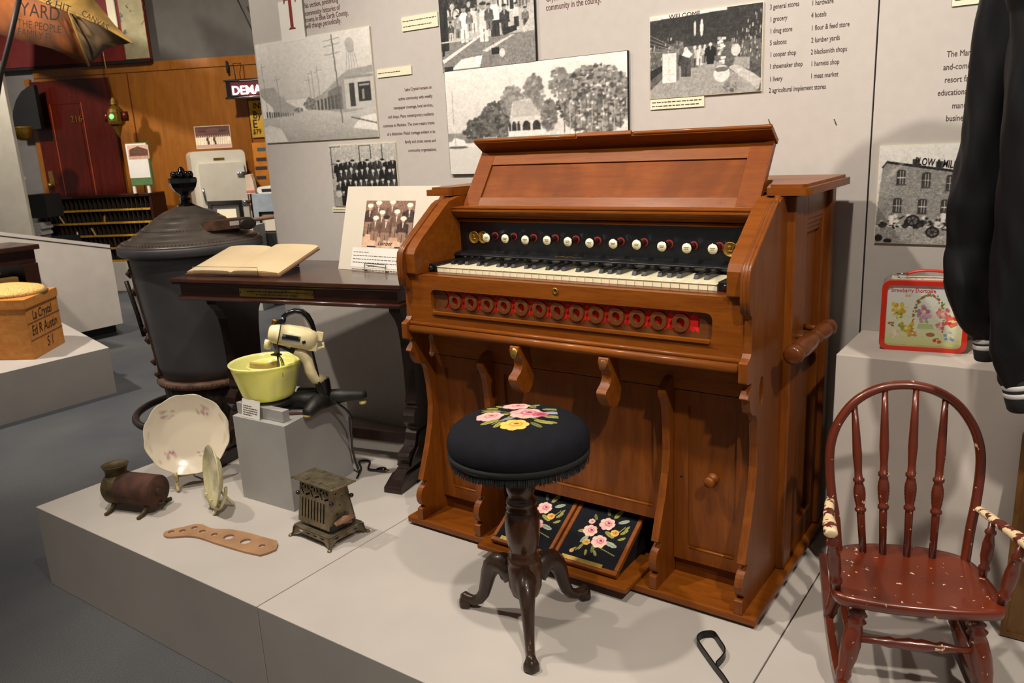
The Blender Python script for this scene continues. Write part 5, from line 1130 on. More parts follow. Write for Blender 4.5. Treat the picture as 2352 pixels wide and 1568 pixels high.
# griddle with wooden handle lying on the lid
gp = at(533, 516, 'z', 1.165); gq = at(640, 492, 'z', 1.19)
G = thing('long_handled_iron', (gp.x, gp.y, 1.13), 'rusty hinged iron with long wooden handle resting on the stove lid', 'waffle iron')
gd = (Vector((gq.x, gq.y, 0))-Vector((gp.x, gp.y, 0))).normalized(); GM = Matrix(((gd.x, -gd.y, 0, gp.x), (gd.y, gd.x, 0, gp.y), (0, 0, 1, 1.165), (0, 0, 0, 1)))
m = MB(GM); m.prism(rrect(-.13, .09, -.06, .06, .05, 6), 'z', -.012, .020, None, False); m.prism(rrect(-.12, .08, -.052, .052, .045, 6), 'z', .020, .026); gb = m.build('iron_plates', M_stovec, G, .003)
m = MB(GM); m.lathe([(.026, -.075), (.036, -.072), (.036, -.045), (.026, -.042), (.022, -.045), (.022, -.07)], (.045, 0, .004), 20, None, None, 'y', True, None, 1, .7); m.build('hinge_ring', M_stovef, gb)
m = MB(GM); m.tube([(.085, .0, .012), (.36, .03, .02)], .009, 10); m.build('wooden_handle', M_paddle, G)
m = MB(GM); m.box(-.03, .01, -.062, -.0605, .002, .020); m.build('paper_tag', M_white, G)

# ================================================================== PHOTOGRAPHS AND LETTERING ON THE DISPLAY WALL
def wp(px, py): return at(px, py, 'y', WY)
def board(name, tl, br, label, art=None, mat=M_cream, d=.006, cat='photograph', group=None, edge=None, bl=None, mat2=None):
    a, b = wp(*tl), wp(*br); x0, x1, z1, z0 = a.x, b.x, a.z, b.z
    m = MB(); m.box(x0, x1, WY-d, WY-.0005, z0, z1, edge or mat); o = m.build(name, edge or mat); tag(o, label, cat, group)
    if art is not None: art.mesh('print', mat2 or M_print, o, lambda u, v: Vector((x0+.0015+(x1-x0-.003)*u, WY-d-.0006, z0+.0015+(z1-z0-.003)*v)))
    return o, x0, x1, z0, z1
def micro(o, x0, x1, z0, z1, rows, seed, y, h=.0022, mat=M_ink):
    mb = MB(); r = random.Random(seed); dz = (z1-z0)/(rows+.6)
    for i in range(rows):
        x = x0+.006; xe = x1-.006-(x1-x0)*r.uniform(0, .3)*(i == rows-1 or rows == 1); z = z1-dz*(i+.8)
        while x < xe: wd = r.uniform(.004, .015); mb.box(x, min(x+wd, xe), y-.0005, y+.0001, z-h/2, z+h/2); x += wd+.003
    return mb.build('caption_lettering', mat, o)
GY = lambda v: (v*1.02, v, v*.965)
# 1 street with water tower
a1 = Canvas(210, 170, GY(196)); a1.grad(.42, GY(178), 1, GY(206)); a1.rect(0, 0, 1, .30, GY(168)); a1.grad(0, GY(150), .30, GY(182))
a1.poly([(.43, .30), (.46, .40), (.56, .44), (.70, .56), (.74, .60), (.80, .64), (1, .66), (1, .28), (.75, .25), (.5, .30)], GY(150)); a1.poly([(.76, .28), (.76, .56), (1, .60), (1, .27)], GY(176)); a1.rect(.76, .56, 1, .585, GY(140))
a1.rect(.80, .30, .845, .52, GY(70)); a1.rect(.87, .34, .97, .52, GY(60)); a1.rect(.90, .36, .92, .45, GY(140)); a1.rect(.88, .48, .96, .50, GY(150)); a1.poly([(.62, .30), (.62, .46), (.70, .50), (.74, .5), (.74, .28)], GY(120))
for k in range(9): a1.rect(.46+.03*k, .30-.002*k, .47+.032*k, .37+.008*k, GY(70+4*k))
a1.poly([(0, .24), (0, .55), (.06, .56), (.14, .56), (.17, .47), (.22, .45), (.24, .40), (.34, .33), (.34, .28)], GY(158)); a1.poly([(0, .25), (.0, .48), (.10, .36), (.12, .26)], GY(206))
for k in range(12): a1.rect(.04+.022*k, .26, .052+.022*k, .32-.003*k, GY(60+6*k))
a1.foliage(.45, .36, .05, .05, 60, GY(100), GY(140), .015); a1.foliage(.34, .31, .04, .02, 20, GY(110), GY(150), .012)
a1.line(.72, .16, .69, .98, .012, GY(110)); 
for v in (.93, .88, .80): a1.line(.62, v, .75, v+.015, .006, GY(130))
for (u, v0, v1) in ((.05, .25, .80), (.18, .28, .66), (.50, .32, .68), (.55, .34, .70), (.47, .34, .62)): a1.line(u, v0, u-.01, v1, .006, GY(140)); a1.line(u-.04, v1-.03, u+.03, v1-.025, .004, GY(140))
a1.ell(.83, .88, .035, .05, GY(170)); a1.ell(.835, .83, .033, .035, GY(156)); a1.rect(.80, .82, .866, .875, GY(166))
for k in range(5): a1.line(.805+.015*k, .80, .785+.027*k, .60, .006, GY(150))
a1.poly([(.80, .10), (1, .06), (1, .22), (.88, .2)], GY(206)); a1.line(.80, .20, 1, .13, .012, GY(96)); a1.poly([(0, 0), (.22, 0), (.16, .14), (.05, .18), (0, .16)], GY(196))
for k in range(60): u, v = a1.r.uniform(.2, .95), a1.r.uniform(.02, .2); a1.line(u, v, u+a1.r.uniform(-.06, .06), v+.01, .004, GY(140), .5)
a1.film(5)
o, *q = board('wall_photograph', (588, 104), (872, 314), 'pale photograph of a dirt street with a water tower and corner building', a1)
# 2 group
a2 = Canvas(160, 150, GY(160)); a2.grad(.5, GY(150), 1, GY(176)); 
for u in (.02, .46, .63, .80): a2.rect(u, .45, u+.012, .98, GY(70))
for v in (.98, .70): a2.rect(0, v-.01, .18, v, GY(90)); a2.rect(.46, v-.01, .64, v, GY(90))
a2.tex(0, 0, 1, 1, 8, 2); a2.rect(.1, .02, .95, .3, GY(92))
for row, (v0, h, n_, off) in enumerate(((.42, .33, 12, .13), (.27, .33, 11, .16), (.12, .30, 11, .13), (.0, .26, 9, .17))):
    for k in range(n_): u = off+.82*k/(n_-1); a2.figure(min(u, .95), v0+.018*((k*7) % 3), h, GY((34, 50, 70, 42, 60)[(k*3+row) % 5]), GY(184), GY(40) if (k*5+row) % 3 == 0 else None, None, 1.15)
a2.rect(0, 0, .14, .26, GY(140)); a2.ell(.1, .2, .05, .05, GY(180)); a2.film(9)
o, *q = board('wall_photograph', (757, 334), (921, 474), 'dark group photograph of seated and standing men in suits', a2)
o, x0, x1, z0, z1 = board('caption_card', (765, 476), (858, 487), 'long cream caption strip partly behind the matted photograph', None, M_cream, .004, 'caption card'); micro(o, x0, x1, z0, z1, 1, 3, WY-.0045)
# 3 men in white in a garden
a3 = Canvas(200, 170, GY(176)); a3.rect(0, 0, 1, .35, GY(128)); a3.rect(0, .6, .45, 1, GY(60)); a3.foliage(.2, .9, .26, .16, 320, GY(30), GY(110), .02)
a3.poly([(.42, .55), (.42, 1), (.60, 1), (.60, .55)], GY(168)); a3.poly([(.60, .62), (.60, 1), (.78, 1), (.78, .60)], GY(206)); 
for u in (.63, .68, .73): a3.rect(u, .66, u+.022, .90, GY(80))
a3.rect(.76, .62, .80, 1, GY(50)); a3.rect(.80, .55, .82, 1, GY(226)); a3.poly([(.82, .62), (.82, .96), (.96, .90), (.96, .66)], GY(120)); 
for k in range(8): a3.line(.83+.016*k, .62, .83+.016*k, .9, .006, GY(170 if k % 2 else 70))
for k in range(26): a3.ell(.06+a3.r.uniform(0, .38), .58+a3.r.uniform(0, .17), a3.r.uniform(.012, .03), a3.r.uniform(.015, .05), GY(a3.r.uniform(90, 225)))
a3.ell(.18, .65, .035, .06, GY(120)); a3.ell(.18, .65, .025, .045, GY(200)); a3.rect(.0, .25, .09, .85, GY(50)); a3.line(.02, .2, .09, .9, .03, GY(34))
for (u, v, h, b_, l_) in ((.27, .32, .42, GY(226), GY(216)), (.48, .30, .44, GY(196), GY(206)), (.60, .34, .44, GY(222), GY(60)), (.70, .36, .32, GY(60), GY(70)), (.82, .42, .26, GY(206), GY(60)), (.38, .42, .30, GY(200), GY(206)), (.12, .36, .22, GY(80), GY(190)), (.20, .38, .26, GY(150), GY(120)), (.33, .44, .24, GY(120), GY(150)), (.54, .42, .30, GY(90), GY(110)), (.91, .40, .22, GY(120), GY(80))): a3.figure(u, v, h, b_, GY(150), GY(50), l_, .85)
a3.poly([(0, .14), (.5, .42), (.56, .44), (.02, .10)], GY(210)); a3.poly([(.45, .20), (.76, .34), (.80, .34), (.5, .18)], GY(196)); a3.poly([(.68, .34), (.82, .38), (.82, .44), (.68, .42)], GY(46)); a3.rect(.0, .34, .4, .36, GY(190)); a3.poly([(.86, .36), (.98, .54), (1, .54), (.9, .34)], GY(186))
a3.poly([(.1, .02), (.22, .13), (.45, .15), (.42, .02)], GY(216)); a3.rect(.55, .14, .63, .22, GY(40)); a3.ell(.66, .15, .03, .05, GY(200)); a3.rect(.02, 0, .12, .06, GY(60)); a3.film(11)
o, *q = board('wall_photograph', (1009, -28), (1236, 143), 'black edged photograph of workers in white standing in a torn up yard', a3, M_cream, .010, 'photograph', None, M_inkb)
# 4 pavilion and trees
a4 = Canvas(230, 150, GY(206)); a4.grad(.4, GY(196), 1, GY(214))
a4.rect(0, .32, .2, .40, GY(140)); a4.foliage(.24, .42, .14, .12, 420, GY(66), GY(120), .018); a4.foliage(.32, .50, .11, .17, 420, GY(72), GY(126), .018); a4.foliage(.40, .66, .06, .14, 160, GY(110), GY(160), .02); a4.foliage(.52, .70, .05, .18, 180, GY(110), GY(160), .02)
a4.poly([(.37, .33), (.37, .42), (.40, .66), (.50, .68), (.56, .50), (.62, .52), (.66, .44), (.66, .33)], GY(196)); a4.poly([(.395, .52), (.405, .665), (.5, .66), (.56, .52)], GY(176))
for u, w2 in ((.38, .006), (.405, .013), (.43, .008), (.475, .022), (.53, .022)): a4.ell(u, .43, w2, .05, GY(60)); a4.rect(u-w2, .39, u+w2, .43, GY(60))
a4.rect(.37, .32, .60, .39, GY(212)); a4.foliage(.60, .52, .04, .14, 120, GY(90), GY(140), .018)
a4.foliage(.84, .62, .19, .30, 1300, GY(70), GY(160), .017); a4.foliage(.66, .78, .05, .14, 120, GY(100), GY(150), .018)
for k in range(12): u = .68+.028*k; a4.line(u, .3, u+.005, .62, .006, GY(176 if k % 2 else 80))
for k in range(60): a4.ell(a4.r.uniform(.64, 1), a4.r.uniform(.3, .75), .006, .012, GY(226), 0, .7)
a4.rect(0, 0, 1, .30, GY(204)); a4.grad(0, GY(196), .30, GY(206)); a4.rect(.1, .30, 1, .34, GY(120)); a4.ell(.06, .262, .06, .014, GY(96)); a4.poly([(.0, .28), (.12, .28), (.1, .33), (.04, .36)], GY(216)); a4.line(.045, .28, .04, .80, .005, GY(160)); a4.rect(.22, .34, .30, .345, GY(190)); a4.rect(.22, .3, .224, .36, GY(190)); a4.rect(.295, .3, .3, .36, GY(190)); a4.film(7); a4.rect(0, 0, 1, .25, GY(200), .6)
o, *q = board('wall_photograph', (1024, 164), (1448, 392), 'wide photograph of a lakeside pavilion with arches among trees', a4, M_cream, .010, 'photograph', None, M_inkb)
# 5 store interior
a5 = Canvas(200, 160, GY(96)); a5.grad(.6, GY(60), 1, GY(50)); a5.poly([(0, 1), (0, .95), (.7, .97), (.7, 1)], GY(206)); a5.poly([(0, 0), (.0, .10), (.28, .42), (.58, .42), (.98, .04), (.96, 0)], GY(150))
for k in range(5): a5.line(0, .58+.05*k, .28, .52+.012*k, .006, GY(150)); 
for k in range(60): a5.rect(*(lambda u, v: (u, v, u+.008, v+.035))(a5.r.uniform(0, .22), .30+a5.r.uniform(0, .42)), GY(a5.r.uniform(60, 190)))
for k in range(90): u = a5.r.uniform(.74, .99); v = .35+a5.r.uniform(0, .6)*(u-.5)*2; a5.rect(u, v, u+.010, v+.04, GY(a5.r.uniform(40, 190)))
a5.poly([(.66, .98), (.72, .98), (.98, .92), (.98, .98)], GY(60)); a5.ell(.42, .80, .012, .09, GY(190)); a5.ell(.48, .80, .014, .10, GY(206)); a5.foliage(.26, .62, .06, .04, 30, GY(70), GY(130), .02)
a5.poly([(0, .22), (0, .34), (.2, .44), (.2, .40)], GY(46)); 
for k in range(6): a5.line(.03*k, .24+.03*k, .03*k, .36+.02*k, .006, GY(150))
a5.rect(.12, .18, .25, .54, GY(206)); a5.rect(.13, .28, .24, .29, GY(150)); a5.rect(.18, .3, .185, .5, GY(170)); a5.rect(.25, .2, .28, .46, GY(110))
for (u, v, h, b_, l_) in ((.34, .24, .36, GY(70), GY(80)), (.42, .34, .26, GY(120), GY(100)), (.465, .36, .24, GY(196), GY(196)), (.51, .38, .22, GY(176), GY(120)), (.56, .36, .26, GY(24), GY(26))): a5.figure(u, v, h, b_, GY(196), None, l_, 1.1)
a5.poly([(.30, .50), (.33, .56), (.36, .56), (.40, .50), (.37, .46)], GY(216)); 
for k in range(22): a5.rect(*(lambda u, v: (u, v, u+.028, v+.03))(a5.r.uniform(.61, .67), .32+a5.r.uniform(0, .36)), GY(a5.r.uniform(150, 226)))
a5.ell(.66, .24, .07, .10, GY(200)); a5.ell(.66, .29, .06, .03, GY(110)); a5.poly([(.72, .30), (.98, .02), (1, .14), (.80, .36)], GY(176)); a5.poly([(.78, .34), (1, .16), (1, .28), (.82, .42)], GY(80)); a5.poly([(.76, .34), (.9, .26), (.9, .4), (.78, .42)], GY(150)); a5.ell(.78, .50, .04, .07, GY(190)); a5.foliage(.74, .08, .07, .06, 40, GY(90), GY(150), .02)
a5.film(10)
o, x0, x1, z0, z1 = board('wall_photograph', (1494, 40), (1750, 209), 'photograph of clerks standing in a crowded store interior', a5)
text('WELCOME', .0175, Matrix.Translation((x0+.062, WY-.0071, z1-.013)) @ Matrix.Rotation(PI/2, 4, 'X'), M_ink, 'banner_lettering', o, 'LEFT', 0, 1.15)
# 6 plow works
a6 = Canvas(200, 190, GY(206)); a6.grad(.5, GY(196), 1, GY(216)); a6.poly([(0, .18), (.03, .78), (.06, .83), (1, .63), (1, .18)], GY(138)); a6.tex(.04, .2, 1, .8, 10, 2); a6.poly([(.06, .82), (.06, .845), (1, .655), (1, .63)], GY(30)); a6.line(.03, .78, .065, .84, .012, GY(40))
for u, v in ((.145, .61), (.33, .58), (.505, .55), (.68, .52), (.13, .325), (.315, .315), (.48, .31), (.66, .30)):
    a6.rect(u-.005, v-.005, u+.062, v+.125, GY(60)); a6.ell(u+.029, v+.125, .033, .02, GY(60)); a6.rect(u+.018, v, u+.024, v+.13, GY(190)); a6.rect(u+.038, v, u+.044, v+.13, GY(190)); a6.rect(u, v+.06, u+.058, v+.067, GY(200)); a6.rect(u-.01, v-.016, u+.068, v-.005, GY(80))
for u in (.25, .42): a6.rect(u, .78-.17*(u-.25), u+.05, .86-.17*(u-.25), GY(60))
a6.rect(0, 0, 1, .17, GY(150)); a6.tex(0, 0, 1, .2, 14, 2); 
for k in range(130): a6.ell(a6.r.uniform(.04, 1), .17+abs(a6.r.normal(0, .05)), a6.r.uniform(.005, .022), a6.r.uniform(.008, .03), GY(a6.r.choice([30, 40, 60, 200])), a6.r.uniform(0, 3))
for (u, v, r_) in ((.28, .235, .052), (.55, .24, .055), (.43, .12, .05)):
    a6.ell(u, v, r_, r_*1.15, GY(30)); a6.ell(u, v, r_*.72, r_*.8, GY(110)); 
    for k in range(6): a6.line(u, v, u+r_*math.cos(k), v+r_*math.sin(k), .008, GY(34))
for u, v in ((.12, .22), (.50, .25), (.66, .2)): a6.figure(u, v-.03, .12, GY(210), GY(90))
a6.line(.5, .15, 1, .08, .014, GY(40)); a6.ell(.03, .05, .03, .035, GY(26)); a6.ell(.10, .02, .03, .025, GY(30)); a6.line(.10, .74, .03, .5, .03, GY(170), .4); a6.line(.2, .86, .10, .7, .03, GY(190), .5); a6.film(8)
o, x0, x1, z0, z1 = board('wall_photograph', (2022, 334), (2330, 566), 'photograph of a brick plow factory partly hidden by the jacket', a6)
text('PLOW & MILL', .026, Matrix.Translation((x0+(x1-x0)*.265, WY-.0071, z0+(z1-z0)*.805)) @ Matrix.Rotation(PI/2, 4, 'X') @ Matrix.Rotation(math.radians(-7), 4, 'Z'), M_inkb, 'roof_lettering', o, 'LEFT', 0, .62, .0003, .0004)
# captions
for tl, br, rows, sd, lab in (((923, 41), (1008, 60), 2, 1, 'cream caption strip left of the photograph of workers'), ((867, 160), (947, 170), 1, 2, 'cream caption strip right of the street photograph'), ((1495, 221), (1618, 244), 3, 4, 'cream caption card under the store photograph'), ((2189, -12), (2300, 2), 1, 5, 'cream caption card at the top edge beside the jacket')):
    o, x0, x1, z0, z1 = board('caption_card', tl, br, lab, None, M_cream, .004, 'caption card'); micro(o, x0, x1, z0, z1, rows, sd, WY-.0045)
# big initial card
o, x0, x1, z0, z1 = board('initial_card', (641, 6), (705, 90), 'white card with a large red capital letter', None, M_white, .007, 'card')
cxm, yy = (x0+x1)/2, WY-.0076; Hh = .125; zb = z0+.045
m = MB(); pl_ = [(-.020, 0), (.020, 0), (.020, .004), (.009, .008), (.009, Hh-.008), (.026, Hh-.010), (.033, Hh-.026), (.037, Hh-.026), (.036, Hh), (-.036, Hh), (-.037, Hh-.026), (-.033, Hh-.026), (-.026, Hh-.010), (-.009, Hh-.008), (-.009, .008), (-.020, .004)]
m.prism([(cxm+x, zb+z) for x, z in pl_], 'y', yy, yy+.0006); m.build('initial_letter', M_red_T, o)
def wtext(s, px, py, size, parent, mat=M_ink, align='LEFT', stretch=1.0):
    p = wp(px, py); return text(s, size, Matrix.Translation((p.x, WY-.0006, p.z)) @ Matrix.Rotation(PI/2, 4, 'X'), mat, None, None, align, 0, stretch, .0003)
WB, WR = bpy.data.objects['wall_back'], bpy.data.objects['wall_right']
def block(lines, name, parent, mat, st=.7):
    big = MB()
    for (s, px, py, size, al) in lines: merge(big, wtext(s, px, py, size, parent, mat, al, st))
    return big.build(name, mat, parent)
block([('his section, presenting', 700, 19, .028, 'LEFT'), ('community histories of', 701, 37, .028, 'LEFT'), ('towns in Blue Earth County,', 702, 52, .028, 'LEFT'), ('will change periodically.', 703, 66, .028, 'LEFT')], 'intro_lettering', WB, M_inkr, .76)
block([(s, 992+k*1.6, 203+k*20.4, .0165, 'RIGHT') for k, s in enumerate(('Lake Crystal remains an', 'active community with weekly', 'newspaper coverage, local services,', 'and shops. Many contemporary residents', 'commute to Mankato. The town retains traces', 'of a distinctive Welsh heritage evident in its', 'family and street names and', 'community organizations.'))], 'town_text_lettering', WB, M_inkr, .83)
block([('Crystal is an important', 1254, 4, .028, 'LEFT'), ('community in the county.', 1254, 25, .028, 'LEFT')], 'county_lettering', WB, M_inkr)
block([('3 general stores', 1768, 22, .0185, 'LEFT'), ('1 grocery', 1768, 50, .0185, 'LEFT'), ('1 drug store', 1768, 77, .0185, 'LEFT'), ('5 saloons', 1768, 104, .0185, 'LEFT'), ('1 cooper shop', 1768, 131, .0185, 'LEFT'), ('1 shoemaker shop', 1767, 158, .0185, 'LEFT'), ('1 livery', 1767, 187, .0185, 'LEFT'), ('2 agricultural implement stores', 1766, 213, .0185, 'LEFT'),
       ('1 hardware', 1864, 13, .0185, 'LEFT'), ('4 hotels', 1863, 41, .0185, 'LEFT'), ('1 flour & feed store', 1863, 70, .0185, 'LEFT'), ('2 lumber yards', 1863, 98, .0185, 'LEFT'), ('2 blacksmith shops', 1862, 125, .0185, 'LEFT'), ('1 harness shop', 1862, 152, .0185, 'LEFT'), ('1 meat market', 1861, 180, .0185, 'LEFT')], 'business_list_lettering', WB, M_ink, .66)
block([('The Mankato of old, an up-', 2174, 131, .0205, 'LEFT'), ('and-coming city, boasted', 2166, 161, .0205, 'LEFT'), ('resort facilities,', 2169, 190, .0205, 'LEFT'), ('educational facilities,', 2153, 220, .0205, 'LEFT'), ('manufacturing and', 2186, 249, .0205, 'LEFT'), ('businesses.', 2172, 278, .0205, 'LEFT')], 'city_text_lettering', WR, M_ink, .74)
for px in (1768, 1919):
    p = wp(px, 280); m = MB(); m.tube([(p.x-.004, WY-.0006, p.z+.008), (p.x+.003, WY-.001, p.z-.008)], .0012, 6); m.build('scuff_mark', M_ink, WB)

# ================================================================== BACKGROUND GALLERY
def wbx(name, a, b, off0, off1, mat, parent=None, bevel=.003, wd=None):
    """box facing the far wall: corners given by pixels a (top left) and b (bottom right) on the plane off1 in front of the wall"""
    x0, z1 = wl(*a, off1); x1, z0 = wl(*b, off1); m = MB(MW); m.box(min(x0, x1), max(x0, x1), -off1, -off0, min(z0, z1), max(z0, z1)); return m.build(name, mat, parent, bevel)
def wth(name, px, py, off, z, label, cat, group=None):
    x, _ = wl(px, py, off); p = MW @ Vector((x, -off, z)); return thing(name, p, label, cat, group)
# red door number 216
xd0, _ = wl(78, 300, .02); xd1, ztop = wl(205, 160, .02); xd0, _ = wl(92, 300, .02); _, ztop = wl(150, 156, .02)
xa, xb = wl(82, 250, .02)[0], wl(262, 250, .02)[0]; wdr = xb-xa
D1 = bpy.data.objects.new('door_1', None); COL.objects.link(D1); D1.location = MW @ Vector(((xa+xb)/2, -.03, 0)); D1['kind'] = 'structure'
m = MB(MW); zt = 2.36; m.box(xa, xb, -.055, -.019, .02, zt); dp = m.build('door_panel', M_door, D1, .003)
for fx in (.22, .62):
    m = MB(MW); m.box(xa+wdr*fx-.006, xa+wdr*fx+.006, -.060, -.055, .3, zt-.25); m.build('panel_bead', M_doorl, dp)
m = MB(MW); m.box(xa+wdr*.22, xa+wdr*.62, -.060, -.055, zt-.262, zt-.25); m.box(xa+wdr*.26, xa+wdr*.58, -.062, -.055, .5, zt-.32); m.build('raised_panel', M_door, dp, .004)
m = MB(MW); m.box(xa-.07, xa-.004, -.04, -.001, 0, 2.395); m.build('door_casing', M_bgwood, D1, .003)
kx, kz = wl(118, 425, .08); m = MB(MW); m.ball((kx, -.10, kz), .032, None, 14); m.tube([(kx, -.10, kz), (kx, -.055, kz)], .012, 8); m.build('door_knob', M_brass, D1)
m = MB(MW); m.box(kx-.03, kx+.03, -.059, -.055, kz-.02, kz+.16); m.build('lock_plate', M_brass, dp)
nx, nz = wl(164, 281, .06); text('216', .10, MW @ Matrix.Translation((nx, -.0665, nz)) @ Matrix.Rotation(PI/2, 4, 'X'), M_gold, 'door_number', D1, 'LEFT', 0, 1, .003)
# painted sign above the door
sx0, _ = wl(8, 155, .1); sx1, sz0 = wl(345, 132, .1); _, sz0 = wl(180, 146, .1); SG = thing('painted_sign', MW @ Vector(((sx0+sx1)/2, -.08, sz0)), 'large worn red painted sign board with white right border above the door', 'sign')
m = MB(MW); m.box(sx0-.5, sx1, -.10, -.055, sz0, 3.45); m.build('sign_board', flecked('worn_red_sign', (104, 22, 16), (150, 110, 96), .64, 5, .7, 0, (120, 30, 20)), SG, .002)
m = MB(MW); wx0, _ = wl(279, 60, .1); m.box(wx0, sx1-.004, -.104, -.1005, sz0+.01, 3.45); m.build('white_border', flecked('worn_white_paint', (150, 140, 104), (96, 96, 92), .60, 7, .8, 0, (172, 162, 124)), SG)
m = MB(MW); ax0, _ = wl(262, 60, .1); m.box(ax0-.05, ax0+.05, -.104, -.1005, sz0+.34, sz0+.8); m.build('white_stroke', M_cream, SG)
m = MB(MW); m.box(sx0-.5, sx1, -.106, -.05, sz0-.03, sz0-.004); m.build('lower_edge', M_blkm, SG)
# advertising umbrella hanging in front of the sign
UO = 1.3
def up_(px, py, off=UO): x, z = wl(px, py, off); return MW @ Vector((x, -off, z))
UM = thing('advertising_umbrella', up_(120, 60), 'old orange printed advertising umbrella hanging at top left', 'umbrella')
def panel(name, pts, mat, sag=.04):
    P = [up_(x, y, o_) for x, y, o_ in pts]; cen = sum(P, Vector())/len(P); mb = MB(); mb.add([*P, cen+NW*sag], [(i, (i+1) % len(P), len(P)) for i in range(len(P))], None, True)
    o = mb.build(name, mat, UM); q = o.modifiers.new('solid', 'SOLIDIFY'); q.thickness = .004; return o
M_uo = plain('orange_canvas', (112, 60, 18), .85, 0, 0, .25, 5); M_uy = plain('yellow_canvas', (136, 104, 44), .85, 0, 0, .2, 5); M_ut = plain('tan_canvas', (96, 74, 44), .85, 0, 0, .2, 5)
pa = panel('orange_panel', [(-60, -60, 1.0), (80, -10, 1.45), (158, 28, 1.5), (205, 150, 1.3), (120, 112, 1.2), (35, 90, 1.1), (-60, 60, 1.0)], M_uo, -.02)
pc = panel('tan_panel', [(158, 28, 1.5), (230, 55, 1.55), (302, 98, 1.5), (245, 110, 1.4), (205, 150, 1.3)], M_ut, -.02)
pb = panel('yellow_panel', [(78, -6, 1.45), (120, -60, 1.2), (200, -20, 1.3), (262, 55, 1.4), (304, 99, 1.5), (230, 56, 1.55), (158, 27, 1.5)], M_uy, .02)
def ulet(s, px, py, off, size, par, mat, rot=0, st=1, refl=False):
    p = up_(px, py, off); M_ = Matrix.Translation(p) @ MW.to_3x3().to_4x4() @ Matrix.Rotation(PI/2, 4, 'X') @ Matrix.Rotation(math.radians(rot), 4, 'Z')
    if refl: M_ = M_ @ Matrix.Diagonal((-1, 1, 1, 1))
    return text(s, size, M_, mat, 'canvas_lettering', par, 'LEFT', 0, st)
M_ul = plain('faded_lettering', (34, 20, 10), .95)
ulet('YARD', 46, 34, 1.62, .17, pa, M_ul, -12, .9); ulet('THE PEOPLE', 40, 60, 1.58, .095, pa, M_ul, -12, .85); ulet('FAMILY FL', 40, 80, 1.56, .10, pa, M_ul, -14, .8); ulet('& HIT', 104, 9, 1.66, .10, pb, M_ul, -24, 1.0); ulet('CANVAS', 186, 34, 1.70, .075, pb, M_ul, -33, .95)
m = MB(); m.tube([up_(48, -20, 1.9), up_(22, 95, 1.9), up_(2, 170, 1.9), up_(-8, 230, 1.9)], .022, 8); m.build('strut', M_strut, UM)
m = MB(); m.tube([up_(158, 28, 1.52), up_(182, 92, 1.45), up_(205, 152, 1.33)], .010, 6); m.tube([up_(78, -6, 1.47), up_(158, 27, 1.52), up_(230, 56, 1.57), up_(304, 99, 1.52)], .010, 6); m.build('rib', M_uy, UM)
# black hood, brass bowl and post left of the door
HD = wth('wall_hood', 60, 250, .5, 1.6, 'black half round hood above a brass rimmed bowl left of the red door', 'hood')
hx_, hz_ = wl(84, 296, .25); m = MB(MW)
pr = [(0, hz_+.92)]; 
q_ = [(.0, .0), (-.47, .0), (-.47, .18), (-.42, .42), (-.32, .64), (-.18, .82), (0, .93), (.1, .95), (.1, 0)]
m.prism([(hx_+x*.60, hz_+z*.50) for x, z in q_], 'y', -.25, -.19, None, True); m.build('hood_shell', M_blkm, HD, .01)
bx_, bz_ = wl(54, 294, .7); m = MB(MW); m.lathe([(.04, -.13), (.07, -.11), (.09, -.03), (.10, 0), (.105, .008), (.10, .012), (.09, .006), (.03, -.06)], (bx_, -.72, bz_), 28, None, None, 'z'); m.build('brass_bowl', M_gold, HD)
wp_ = MB(MW); px_, pz_ = wl(46, 400, .72); wp_.box(px_-.025, px_+.025, -.755, -.705, 0, bz_-.132); wp_.box(px_-.04, px_+.04, -.77, -.69, pz_-.06, pz_-.03); tag(wp_.build('white_post', M_white, None, .004), 'narrow white post under the brass bowl', 'post')
# grey column
cx0, _ = wl(-120, 300, 1.5); cx1, _ = wl(38, 350, 1.5); m = MB(MW); m.box(cx0, cx1, -1.5, -1.46, 0, 2.42); tag(m.build('grey_partition', M_col, None, .003), 'tall plain grey partition at the far left edge', 'partition')
# pigeonhole rack on its plinth
RO = .45; rx0, rz1 = wl(85, 466, RO); rx1, _ = wl(352, 520, RO); rz1 = 1.05; rz0 = .336
wbx_ = MB(MW); wbx_.box(rx0-.1, rx1+.05, -RO-.04, -.03, 0, rz0-.006); tag(wbx_.build('display_block', M_block2, None, .003), 'long white plinth under the pigeonhole rack', 'block')
RK = thing('pigeonhole_rack', MW @ Vector(((rx0+rx1)/2, -RO+.1, rz0)), 'dark pigeonhole rack with gilt shelf edges in front of the red door', 'rack')
m = MB(MW); m.box(rx0, rx1, -.20, -.17, rz0, rz1); m.build('back_board', M_toastd, RK)
m = MB(MW); m.box(rx0-.03, rx1+.03, -RO-.01, -.17, rz1, rz1+.035); m.build('top_board', M_dkwood, RK, .006)
for x in (rx0-.03, rx1): m = MB(MW); m.box(x, x+.03, -RO, -.17, rz0, rz1); m.build('end_board', M_dkwood, RK)
rows = 5; ncol = 24
for r_ in range(rows):
    z = rz0+(rz1-rz0)*r_/rows; m = MB(MW); m.box(rx0, rx1, -RO, -.2, z, z+.012); sh = m.build('shelf', M_toastd, RK)
    m = MB(MW); m.box(rx0, rx1, -RO-.006, -RO, z-.004, z+.018); m.build('gilt_edge', plain('gilt_edge_paint', (170, 128, 34), .6, 0, 0, .3, 60) if r_ == 0 else MATS['gilt_edge_paint'], sh)
m = MB(MW)
for k in range(1, ncol): x = rx0+(rx1-rx0)*k/ncol; m.box(x-.003, x+.003, -RO+.01, -.2, rz0, rz1)
tag(m.build('dividers', plain('divider_wood', (44, 30, 18), .7), RK), None, None, None, 'stuff')
